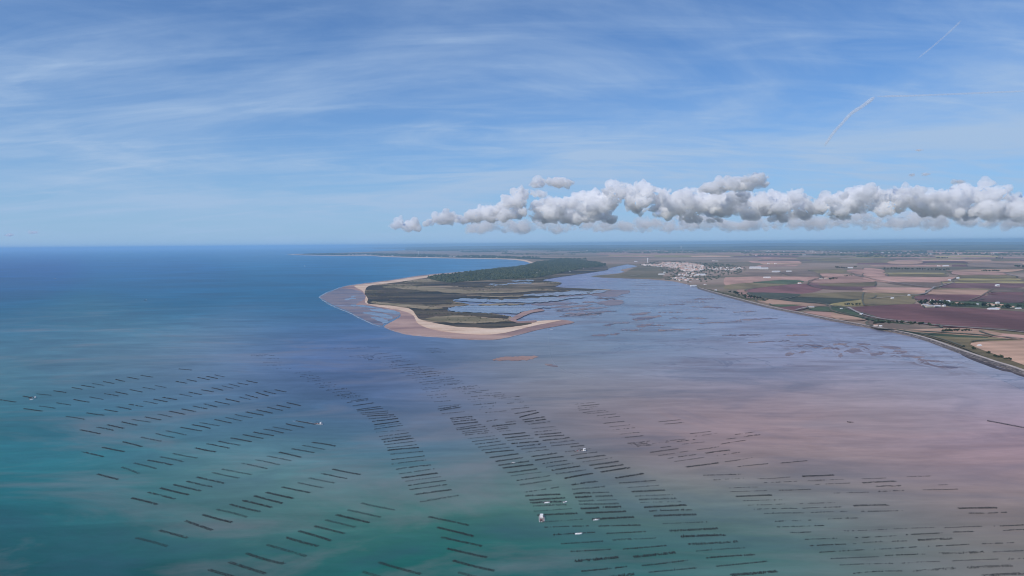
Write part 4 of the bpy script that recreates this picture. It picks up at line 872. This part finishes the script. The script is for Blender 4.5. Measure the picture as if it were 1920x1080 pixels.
def stakes(x0, y0, x1, y1, seed, gaps, double, thick, hgt=1.35):
    r = np.random.default_rng(seed); a, b = at(x0, y0), at(x1, y1); d = b - a; L = d.length; d.normalize(); s = Vector((-d.y, d.x, 0)); c = (a + b) / 2
    n_ = max(6, int(L / .68)); u_ = (np.arange(n_) + .5) / n_ * L - L / 2
    bend = r.normal(0, .5)
    P_ = []
    for side in ((-.85, .85) if double else (0,)):
        g = np.array([noise.noise((q / 4.2 + seed * 3.1, side, .5)) for q in u_]) + .25 * r.normal(size=n_)
        keep = g > gaps
        for q in u_[keep]:
            jit = r.normal(0, .12, 2); o_ = side + bend * (1 - (2 * q / L) ** 2)
            P_.append((d.x * (q + jit[0]) + s.x * (o_ + jit[1]), d.y * (q + jit[0]) + s.y * (o_ + jit[1])))
    if not P_: P_ = [(0, 0)]
    P_ = np.array(P_); m_ = len(P_)
    rad = thick * r.uniform(.75, 1.3, m_); h = hgt * r.uniform(.75, 1.12, m_); tall = r.random(m_) < .02; h = np.where(tall, h * 1.6, h)
    lean = r.normal(0, .10, (m_, 2)); V = np.zeros((m_, 8, 3))
    ang = r.uniform(0, 1.5, m_)
    for j in range(4):
        t = ang + j * math.pi / 2; cx, cy = np.cos(t) * rad, np.sin(t) * rad
        V[:, j, 0] = P_[:, 0] + cx; V[:, j, 1] = P_[:, 1] + cy; V[:, j, 2] = -.6
        V[:, 4 + j, 0] = P_[:, 0] + cx * .8 + lean[:, 0]; V[:, 4 + j, 1] = P_[:, 1] + cy * .8 + lean[:, 1]; V[:, 4 + j, 2] = h
    base = np.array([(0, 1, 5, 4), (1, 2, 6, 5), (2, 3, 7, 6), (3, 0, 4, 7), (4, 5, 6, 7)])
    return c, V.reshape(-1, 3), (base[None] + 8 * np.arange(m_)[:, None, None]).reshape(-1, 4)
BAND = ['first (farthest)', 'second', 'third', 'fourth', 'fifth', 'sixth', 'seventh', 'eighth', 'ninth (nearest)']
lens = []
for i, r_ in enumerate(rows): lens.append(math.hypot(r_[3] - r_[1], (r_[4] - r_[2])))
order = sorted(range(len(rows)), key=lambda i: -lens[i])
single = set(order[:300])
cnt = {}; rest = []
byband = sorted(range(len(rows)), key=lambda i: (rows[i][0], rows[i][1] if rows[i][0] < 9 else (rows[i][2] + rows[i][4])))
for i in byband:
    b, x0, y0, x1, y1 = rows[i]; cnt[b] = cnt.get(b, 0) + 1; k = cnt[b]; rr = random.Random(i * 13 + 5)
    if b < 10: gaps = rr.choice((-.9, -.9, -.6, -.45)); thick = rr.choice((.24, .22, .19, .13)); dbl = True
    elif b < 14: gaps = rr.choice((-.7, -.5, -.4, -.3)); thick = rr.choice((.27, .24, .21, .14)); dbl = rr.random() < .55
    else: gaps = rr.choice((-.6, -.4, -.3, -.15, .0)); thick = rr.choice((.25, .22, .17)); dbl = rr.random() < .15
    c, V, Fq = stakes(x0, y0, x1, y1, i, gaps, dbl, thick, 1.0 if b < 10 else (1.2 if b < 14 else .95))
    if i in single:
        o = empty('mussel_stake_row', c); tag(obj('stakes', npmesh(V, Fq, m_stake), o), kind='stuff')
        if b < 9: lab = f'{ordinal(k)} stake row from the left in the {BAND[b]} slanting mussel band at left'; grp = 'rows of the slanting mussel bands'
        elif b == 9: lab = f'{ordinal(k)} stake row from the top in the short slanting group below centre'; grp = 'rows of the short mussel group below centre'
        elif b < 14: lab = f"{ordinal(k)} stake row from the top in the {ORD[b - 9]} long mussel column from the left"; grp = 'rows of the long mussel columns'
        elif b == 14: lab = f'{ordinal(k)} stake row from the top among the upper pink-water rows'; grp = 'rows in the upper pink water'
        elif b == 15: lab = f'{ordinal(k)} stake row from the top in the group right of the fourth long column'; grp = 'rows right of the long columns'
        else: lab = f'{ordinal(k)} stake row from the top in the scattered group at lower right'; grp = 'rows at the lower right'
        tag(o, lab, 'stake row', grp)
    else: rest.append((c, V, Fq))
# faint rows of bare stakes farther up the columns
def faint(path, n_, w0, w1, slope, seed):
    path = P(path); r = random.Random(seed)
    for i in range(n_):
        t = (i + r.uniform(-.3, .3) + .3) / n_ * (len(path) - 1); t = min(max(t, 0), len(path) - 1.001); a = path[int(t)]; b = path[int(t) + 1]; f_ = t - int(t)
        x, y_ = a[0] + (b[0] - a[0]) * f_, a[1] + (b[1] - a[1]) * f_; w = (w0 + (w1 - w0) * i / n_) * r.uniform(.75, 1.05); x += r.uniform(-4, 8)
        rest.append(stakes(x, y_, x + w, y_ + slope * w, 1000 + seed * 50 + i, r.choice((-.2, 0, .1, -.5)), False, r.choice((.14, .18, .22)), 1.2))
faint("545 700 575 712 600 728 625 740 640 748", 17, 32, 40, -.09, 1)
faint("655 668 690 676 740 694 780 715 805 742 828 780", 28, 34, 42, -.09, 2)
faint("700 664 760 692 820 715 870 742 905 778", 28, 36, 44, -.09, 3)
faint("770 690 800 708 880 735 940 748 965 772", 18, 36, 40, -.10, 4)
faint("462 666 480 668 500 684 510 694", 7, 36, 36, -.03, 5)
faint("602 656 628 652 655 654 682 650 700 655", 6, 28, 28, -.03, 6); faint("795 654 800 660 812 662", 4, 30, 36, -.03, 7)
faint("1080 758 1085 772 1120 782 1150 810 1180 835", 14, 40, 46, -.10, 8)
faint("1180 832 1195 838 1260 825", 6, 30, 40, -.1, 9)
Vs, Fs, off = [], [], 0
for c, V, Fq in rest: Vs.append(V + np.array(c)); Fs.append(Fq + off); off += len(V)
tag(obj('distant_mussel_stakes', npmesh(np.concatenate(Vs), np.concatenate(Fs), m_stake)), kind='stuff')
c, V, Fq = stakes(1851, 789.5, 1990, 816, 77, -.9, True, .2, 1.6)
o = empty('fish_weir', c); tag(obj('stakes', npmesh(V, Fq, m_stake), o), kind='stuff')
tag(o, 'thin dark line of stakes slanting out at the right edge of the bay', 'fish weir')
c, V, Fq = stakes(1588, 791.5, 1600, 792.5, 78, -.2, True, .3, 1.2)
o = empty('stake_cluster', c); tag(obj('stakes', npmesh(V, Fq, m_stake), o), kind='stuff')
tag(o, 'tiny isolated cluster of stakes in the pink water', 'stake cluster')

# ------------------------------------------------------------------ boats
m_hull = plain('white_hull', (.80, .79, .78), .35, .06, spec=.5); m_alu = plain('bare_aluminium', (.50, .49, .50), .4, .15); m_deck = plain('worn_deck', (.30, .25, .23), .7, .35)
m_dark = plain('dark_gear', (.05, .045, .05), .6, .3); m_red = plain('red_gear', (.30, .06, .05), .6, .2); m_cabin = plain('white_cabin', (.84, .83, .82), .4, .05)
def hull_mesh(Ln, B, h, bow=.28, m1=None, m2=None, stern=1.0):
    V, Fc, mi = [], [], []; N = 12
    for i in range(N):
        t = i / (N - 1); x = -Ln / 2 + Ln * t
        w = B / 2 * (stern + (1 - stern) * min(1, t * 4)); w *= 1.0 if t < 1 - bow else max(.03, math.cos((t - 1 + bow) / bow * math.pi / 2) ** .75)
        sh = h * (1 + .35 * max(0, (t - .55) / .45) ** 2)
        V += [(x, -w * .75, -.4), (x, -w, sh), (x, -w * .86, sh), (x, -w * .86, sh - .45), (x, w * .86, sh - .45), (x, w * .86, sh), (x, w, sh), (x, w * .75, -.4)]
    for i in range(N - 1):
        for j in range(7): Fc.append((8 * i + j, 8 * i + 8 + j, 8 * i + 9 + j, 8 * i + 1 + j)); mi.append(1 if j == 3 else 0)
    Fc.append((0, 1, 2, 3, 4, 5, 6, 7)); mi.append(0); Fc.append(tuple(8 * (N - 1) + j for j in range(7, -1, -1))); mi.append(0)
    return mesh(V, Fc, [m1 or m_hull, m2 or m_deck], mi)
def box(x0, x1, y0, y1, z0, z1, m, tp=0.0):
    V = [(x0, y0, z0), (x1, y0, z0), (x1, y1, z0), (x0, y1, z0), (x0 + tp, y0 + tp * .5, z1), (x1 - tp, y0 + tp * .5, z1), (x1 - tp, y1 - tp * .5, z1), (x0 + tp, y1 - tp * .5, z1)]
    return mesh(V, [(3, 2, 1, 0), (4, 5, 6, 7), (0, 1, 5, 4), (1, 2, 6, 5), (2, 3, 7, 6), (3, 0, 4, 7)], [m])
def work_boat(px, py, head, label, Ln=13, cab=.15, hullm=None, group=None, cargo=True):
    o = empty('mussel_boat', at(px, py), head); B = Ln * .34
    obj('hull', hull_mesh(Ln, B, 1.0, m1=hullm), o)
    c = obj('cabin', box(Ln * cab, Ln * cab + Ln * .2, -B * .33, B * .33, .55, 3.3, m_cabin, .25), o)
    for s in (-1, 1): obj('window', box(Ln * cab + .5, Ln * cab + Ln * .2 - .5, s * B * .315 - .05, s * B * .315 + .05, 2.0, 2.8, m_glass), c)
    obj('window', box(Ln * cab + Ln * .2 - .28, Ln * cab + Ln * .2 - .12, -B * .25, B * .25, 2.0, 2.8, m_glass), c)
    obj('crane', box(-Ln * .02 - .15, -Ln * .02 + .15, -B * .3 - .15, -B * .3 + .15, .5, 4.0, m_dark), o)
    obj('crane_arm', box(-Ln * .32, -Ln * .02, -B * .3 - .12, -B * .3 + .12, 3.8, 4.1, m_dark), o)
    if cargo:
        for k in range(4): obj('mussel_crate', box(-Ln * .4 + k * 1.5, -Ln * .4 + k * 1.5 + 1.2, -.1 + (k % 2) * .2, 1.2 + (k % 2) * .2, .55, 1.3, (m_dark, m_red, m_alu, m_dark)[k]), o)
    for s in (-1, 1): obj('outboard_engine', box(-Ln / 2 - .6, -Ln / 2, s * B * .2 - .3, s * B * .2 + .3, -.1, 1.7, m_dark, .1), o)
    return tag(o, label, 'boat', group)
def skiff(px, py, head, label, Ln=6.0):
    o = empty('skiff', at(px, py), head); B = Ln * .38
    obj('hull', hull_mesh(Ln, B, .7, .45, m2=m_cabin), o)
    for k in (-.2, .12): obj('thwart', box(Ln * k, Ln * k + .35, -B * .4, B * .4, .45, .55, m_cabin), o)
    obj('outboard_engine', box(-Ln / 2 - .35, -Ln / 2 + .1, -.2, .2, -.1, 1.2, m_dark, .06), o)
    return tag(o, label, 'boat', 'small white skiffs among the stakes')
work_boat(1015.5, 973, R(88), 'white flat work boat with pointed bow at the left end of stake rows', 15, .12)
work_boat(1089, 846.5, R(12), 'work barge with tall white cabin over the pink-edged stake rows', 14.5, .24, m_alu)
work_boat(598, 795.5, R(-18), 'dark-decked work boat trailing a short wake beside a stake row', 13, .16, m_alu)
work_boat(62, 747, R(20), 'work boat with white cabin at the far left stake band', 11, .2, m_alu)
skiff(59, 749.6, R(8), 'white skiff alongside the work boat at the far left band')
skiff(1025.5, 943, R(6), 'white skiff on the row above the large white boat, left of two', 6.4)
skiff(1059.5, 942, R(30), 'tiny white skiff at the right end of a stake row', 5.0)
skiff(1118, 975, R(12), 'white skiff at the left end of a stake row right of the large boat', 6.6)
skiff(1085, 1001.5, R(8), 'white skiff in the nearest stake row, lowest of all boats', 6.8)
skiff(962.5, 868, R(10), 'pale tiny skiff on a stake row in the second long column', 4.5)
work_boat(103, 522.5, R(0), 'distant pale boat on the deep blue sea at far left', 20, .1, cargo=False)
work_boat(273, 563, R(0), 'distant dark boat on the open sea left of the spit', 16, .1, m_dark, cargo=False)
skiff(1034.5, 618.5, R(0), 'tiny white boat just off the tip of the sand spit', 9)
for k, (x, y_) in enumerate(((1211.5, 542.3), (1194, 526.5), (1224, 541), (1287, 533.8))):
    skiff(x, y_, R(20 + 30 * k), ('small white boat moored in the channel bend', 'small white boat moored below the salt marsh', 'pale boat moored right of the channel bend', 'small boat moored below the near houses of town')[k], 9)
s = empty('sailing_boat', at(571.5, 499.5), .3); tag(s, 'white sailing boat alone on the blue bay', 'boat')
obj('hull', hull_mesh(13, 4, 1.2, .5), s); obj('mast', lathe([(.14, 0), (.10, 17)], 6, m_alu), s)
for nm, q in (('mainsail', [(-.2, 0, 2), (-5.6, .9, 2.2), (-3.0, .75, 8), (-.2, 0, 16.5)]), ('jib', [(6, 0, 1.6), (.3, .5, 2.2), (.2, .2, 14.5)])):
    V = [Vector(a) for a in q]; V2 = [a + Vector((0, .06, 0)) for a in V]; k = len(V)
    obj(nm, mesh(V + V2, [tuple(range(k)), tuple(range(2 * k - 1, k - 1, -1))] + [(i, k + i, k + (i + 1) % k, (i + 1) % k) for i in range(k)], [m_cabin]), s)
# the wake
m_foam, n, l, p = mat('wake_foam'); f = add_noise(n, l, .5, 5, .7)
p.inputs['Base Color'].default_value = (.62, .68, .74, 1); r_ = n.new('ShaderNodeMapRange'); r_.inputs['From Min'].default_value = .42; r_.inputs['From Max'].default_value = .8; r_.inputs['To Max'].default_value = .75
l.new(f, r_.inputs[0]); l.new(r_.outputs[0], p.inputs['Alpha'])
me = sheet('wake', smooth_poly(P("594 794.5 588 793.0 580 791.0 570 790.4 556 789.6 548 788.8 552 791.2 566 792 580 793.5 590 796.3"), 3), .06, m_foam, skirt=0)
tag(obj('boat_wake', me), kind='stuff')

# surf along the seaward edge of the spit
m_surf, n, l, p = mat('surf'); f = add_noise(n, l, .05, 5, .7)
p.inputs['Base Color'].default_value = (.62, .66, .72, 1); r_ = n.new('ShaderNodeMapRange'); r_.inputs['From Min'].default_value = .40; r_.inputs['From Max'].default_value = .62; r_.inputs['To Max'].default_value = .8
l.new(f, r_.inputs[0]); l.new(r_.outputs[0], p.inputs['Alpha'])
for q, w in (("600 556.2 612 549.4 626 543.8 641 538.4 663 533.8 691 530.2 719 526.7 747 523 789 516.3 839 511.2", 10), ("598 557 608 565.5 626 575.6 654 586.8 672 596 698 608.2 713 612.6", 7), ("721 613.8 747 623.4 774 628.7 821 632.5 870 636 917 637.5 946 634.5 983 625.4", 4)):
    tag(ribbon([at(*s_) for s_ in smooth_poly(P(q), 5, .8, closed=False)], (w / 2, -w / 2), (1.06, 1.06), m_surf, name='surf_line'), kind='stuff')

# ------------------------------------------------------------------ clouds
def vol_mat(name, dens, c=(1, 1, 1), an=0.0):
    m = bpy.data.materials.new(name); m.use_nodes = True; t = m.node_tree; t.nodes.clear()
    v_ = t.nodes.new('ShaderNodeVolumePrincipled'); v_.inputs['Color'].default_value = (*c, 1); v_.inputs['Density'].default_value = dens; v_.inputs['Anisotropy'].default_value = an
    o_ = t.nodes.new('ShaderNodeOutputMaterial'); t.links.new(v_.outputs[0], o_.inputs['Volume'])
    return m
m_cloud = vol_mat('cumulus', .0055); 
m_cloud2 = vol_mat('cumulus_wisp', .0014); m_trail = vol_mat('ice_trail', .0055)
ico = bmesh.new(); bmesh.ops.create_icosphere(ico, subdivisions=1, radius=1); IV = np.array([v_.co[:] for v_ in ico.verts]); IF = np.array([[v_.index for v_ in f_.verts] for f_ in ico.faces]); ico.free()
def sky_at(px, py, dist):
    d = CR3 @ Vector(((px - 960) / F, (540 - py) / F, -1)); d /= math.hypot(d.x, d.y); return Vector((0, 0, H)) + d * dist
def cloud(blobs, dist, m, label, name='cumulus_cloud', vox=55, rough=1.0):
    """blobs: px, py, radius in px; a heap of puffs fused into one body, its base cut level"""
    Vs, Fs, k = [], [], 0; mpp = dist / F; r = np.random.default_rng(int(blobs[0][0]))
    def put(c, rad, sq):
        nonlocal k
        Vs.append(IV * rad * np.array((1.4, 1.25, sq)) + np.array(c)); Fs.append(IF + k * len(IV)); k += 1
    for px, py, rp in blobs:
        c = sky_at(px, py, dist * (1 + r.normal(0, .022))); rad = rp * mpp; put(c, rad, .72)
        for j in range(5):
            d = r.normal(size=3); d[2] = abs(d[2]) * .9 - .25; d /= np.linalg.norm(d)
            q = np.array(c) + d * rad * np.array((1.15, 1.15, .8)); r2 = rad * r.uniform(.28, .52); put(q, r2, .85)
            for s in range(3):
                e = r.normal(size=3); e[2] = abs(e[2]) - .2; e /= np.linalg.norm(e); put(q + e * r2, r2 * r.uniform(.3, .5), .9)
    V = np.concatenate(Vs); c0 = V.mean(axis=0); V = V - c0
    me = npmesh(V, np.concatenate(Fs), m)
    o = obj(name, me, loc=c0)
    rm = o.modifiers.new('fuse', 'REMESH'); rm.mode = 'VOXEL'; rm.voxel_size = vox; rm.use_smooth_shade = True
    dg = bpy.context.evaluated_depsgraph_get(); me2 = bpy.data.meshes.new_from_object(o.evaluated_get(dg)); o.modifiers.clear(); o.data = me2
    n_ = len(me2.vertices); co = np.empty(n_ * 3); me2.vertices.foreach_get('co', co); co = co.reshape(-1, 3)
    no = np.empty(n_ * 3); me2.vertices.foreach_get('normal', no); no = no.reshape(-1, 3)
    h = np.array([noise.noise((x / 620, y_ / 620, z / 420)) * 150 + noise.noise((x / 270, y_ / 270, z / 210)) * 95 + noise.noise((x / 120, y_ / 120, z / 95)) * 52 + noise.noise((x / 58, y_ / 58, z / 50)) * 24 for x, y_, z in co]) * rough * mpp / 24
    co = co + no * h[:, None]
    me2.vertices.foreach_set('co', co.astype(np.float32).ravel()); me2.update()
    if not me2.materials: me2.materials.append(m)
    return tag(o, label, 'cloud', 'bank of cumulus over the land' if name == 'cumulus_cloud' else None)
D1 = 32000
def heap(top, base, n_, seed, rmin=5, rmax=15):
    """puffs filling the space between a wavy top line and a level base"""
    r = random.Random(seed); xs = [q[0] for q in top]; out = []
    for i in range(n_):
        x = r.uniform(xs[0], xs[-1]); k = max(j for j in range(len(top)) if top[j][0] <= x); k = min(k, len(top) - 2)
        f_ = (x - top[k][0]) / (top[k + 1][0] - top[k][0]); yt = top[k][1] + (top[k + 1][1] - top[k][1]) * f_
        hgt = max(2, base - yt); rad = min(r.uniform(rmin, rmax), hgt * .5 + 2.5)
        y_ = yt + rad * .9 + (r.random() ** 1.4) * max(0, hgt - rad * 1.6)
        out.append((x, y_, rad))
    return out
def T(s): return P(s)
BANK = [
 ("738 420 750 411 765 414 785 420 800 422", 430, 9, 'small puffy cloud at the left tip of the cumulus bank', 1.0),
 ("796 420 815 408 840 400 862 402 880 408", 417, 16, 'low white cloud ramp climbing from the left tip of the bank', 1.0),
 ("868 404 890 396 910 383 930 385 945 376 958 362 972 352 990 346 1006 347 1022 362 1040 372 1056 380", 418, 64, 'brightest towering white cloud in the left part of the bank', 1.0),
 ("1000 344 1015 333 1035 332 1050 334 1062 330 1070 331", 348, 12, 'ragged grey cloud scrap above the brightest towering cloud', .92),
 ("1030 378 1060 366 1080 358 1100 352 1120 358 1140 368", 422, 40, 'grey-white cloud just right of the brightest tower', 1.03),
 ("1112 372 1135 352 1155 338 1178 336 1195 342 1210 336 1225 344 1240 352 1258 362 1270 372", 405, 62, 'broad bright double-topped cloud in the middle left of the bank', .99),
 ("1240 368 1262 352 1285 342 1300 350 1320 356 1345 366", 420, 42, 'soft grey cloud in the centre of the bank', 1.02),
 ("1318 350 1340 342 1365 338 1385 329 1405 322 1425 322 1434 328 1436 333", 358, 24, 'slanting grey cloud standing highest above the bank', .9),
 ("1335 376 1360 362 1385 354 1405 362 1425 358 1450 370 1465 376", 410, 46, 'lumpy white cloud under the slanting grey one', 1.0),
 ("1440 374 1465 360 1490 354 1505 362 1525 366 1545 358 1565 364 1585 376", 416, 46, 'white-crested cloud right of the bank centre', 1.02),
 ("1560 372 1590 356 1615 348 1640 343 1660 350 1680 352 1700 346 1722 350 1745 362", 402, 60, 'long grey-white cloud in the right half of the bank', 1.0),
 ("1735 366 1765 354 1795 348 1820 350 1845 342 1862 340 1885 358 1910 362 1950 356 2000 350 2060 360", 414, 80, 'spreading cloud at the right end of the bank', 1.01),
]
for i, (t_, base, n_, lab, dk) in enumerate(BANK):
    cloud(heap(P(t_), base, int(n_ * 1.2), i + 11), D1 * dk, m_cloud, lab, vox=42, rough=1.6)
D2 = 46000
for i, (x0, x1, yb, lab) in enumerate(((880, 1080, 410, 'low hazy cloud strip under the brightest tower'), (1080, 1260, 408, 'low hazy cloud strip under the double-topped cloud'), (1260, 1450, 406, 'low hazy cloud strip under the bank centre'), (1450, 1640, 403, 'low hazy cloud strip under the white-crested cloud'), (1640, 1820, 401, 'low hazy cloud strip under the long grey-white cloud'), (1820, 2050, 399, 'low hazy cloud strip at the right frame edge'))):
    rr = random.Random(i + 40); tp = [(x0 + (x1 - x0) * k / 9, yb + rr.uniform(-9, 7)) for k in range(10)]
    cloud(heap(tp, yb + 30, 80, i + 70, 4, 10), D2, m_cloud2, lab, vox=75)
for x, y_, rp, lab in ((1720, 282, 6, 'tiny grey cloud scrap alone high above the bank'), (1710, 328, 4, 'left one of two tiny cloud scraps above the bank'), (1736, 327, 4.4, 'right one of two tiny cloud scraps above the bank'), (1798, 341, 7, 'small flat grey cloud above the right end of the bank'), (15, 441, 6, 'faint small cloud at the left frame edge above the sea'), (62, 436, 5, 'faint small cloud puff above the sea horizon at left')):
    cloud([(x + rp * k_, y_ - .4 * k_, rp * (.6 - .12 * abs(k_))) for k_ in (-1.3, -.8, -.4, 0, .4, .8, 1.3)], 26000, m_cloud, lab, 'small_cloud', vox=40, rough=.5)

def contrail(pts, dist, w0, w1, label):
    pts = smooth_poly(P(pts), 6, closed=False); V, Fc = [], []; n_ = 8; N = len(pts)
    C = [sky_at(x, y_, dist) for x, y_ in pts]
    for i, c in enumerate(C):
        t = (C[min(i + 1, N - 1)] - C[max(i - 1, 0)]).normalized(); s_ = t.orthogonal().normalized(); u_ = t.cross(s_)
        rr = (w0 + (w1 - w0) * i / (N - 1)) * dist / F * .5 * (1 + .25 * noise.noise((i * .8, dist * .001, 0))) * (min(1, (i + .15) / 2, (N - 1 - i + .15) / 2))
        for j in range(n_): V.append(c + (s_ * math.cos(2 * math.pi * j / n_) + u_ * math.sin(2 * math.pi * j / n_)) * rr)
    for i in range(N - 1):
        for j in range(n_): k = (j + 1) % n_; Fc.append((i * n_ + j, i * n_ + k, (i + 1) * n_ + k, (i + 1) * n_ + j))
    Fc.append(tuple(range(n_ - 1, -1, -1))); Fc.append(tuple(range((N - 1) * n_, N * n_)))
    tag(obj('contrail', mesh(V, Fc, [m_trail], smooth=True)), label, 'contrail', 'contrails in the sky')
contrail("1804 37 1780 60 1755 82 1718 112", 30000, 3.2, 3.0, 'thin straight contrail slanting in the upper right sky')
contrail("1641 181 1620 197 1596 213 1580 230 1562 250 1545 275", 38000, 7, 5, 'frayed contrail slanting above the cloud bank')
contrail("1640 181 1720 179 1820 175 1940 170", 42000, 3.5, 3.0, 'faint level contrail reaching the right frame edge')

# ------------------------------------------------------------------ haze
m_haze = bpy.data.materials.new('haze'); m_haze.use_nodes = True
nt = m_haze.node_tree; nt.nodes.clear()
pv = nt.nodes.new('ShaderNodeVolumePrincipled'); pv.inputs['Color'].default_value = (.46, .75, 1.0, 1); pv.inputs['Density'].default_value = 3.1e-5
pv.inputs['Anisotropy'].default_value = .0
ou = nt.nodes.new('ShaderNodeOutputMaterial'); nt.links.new(pv.outputs[0], ou.inputs['Volume'])
S, Z0, Z1 = 230000.0, -8.0, H + 75.0
V = [(x, y, z) for z in (Z0, Z1) for x, y in ((-S, -S), (S, -S), (S, S), (-S, S))]
hz = obj('haze', mesh(V, [(3, 2, 1, 0), (4, 5, 6, 7), (0, 1, 5, 4), (1, 2, 6, 5), (2, 3, 7, 6), (3, 0, 4, 7)], [m_haze]))
tag(hz, kind='stuff')
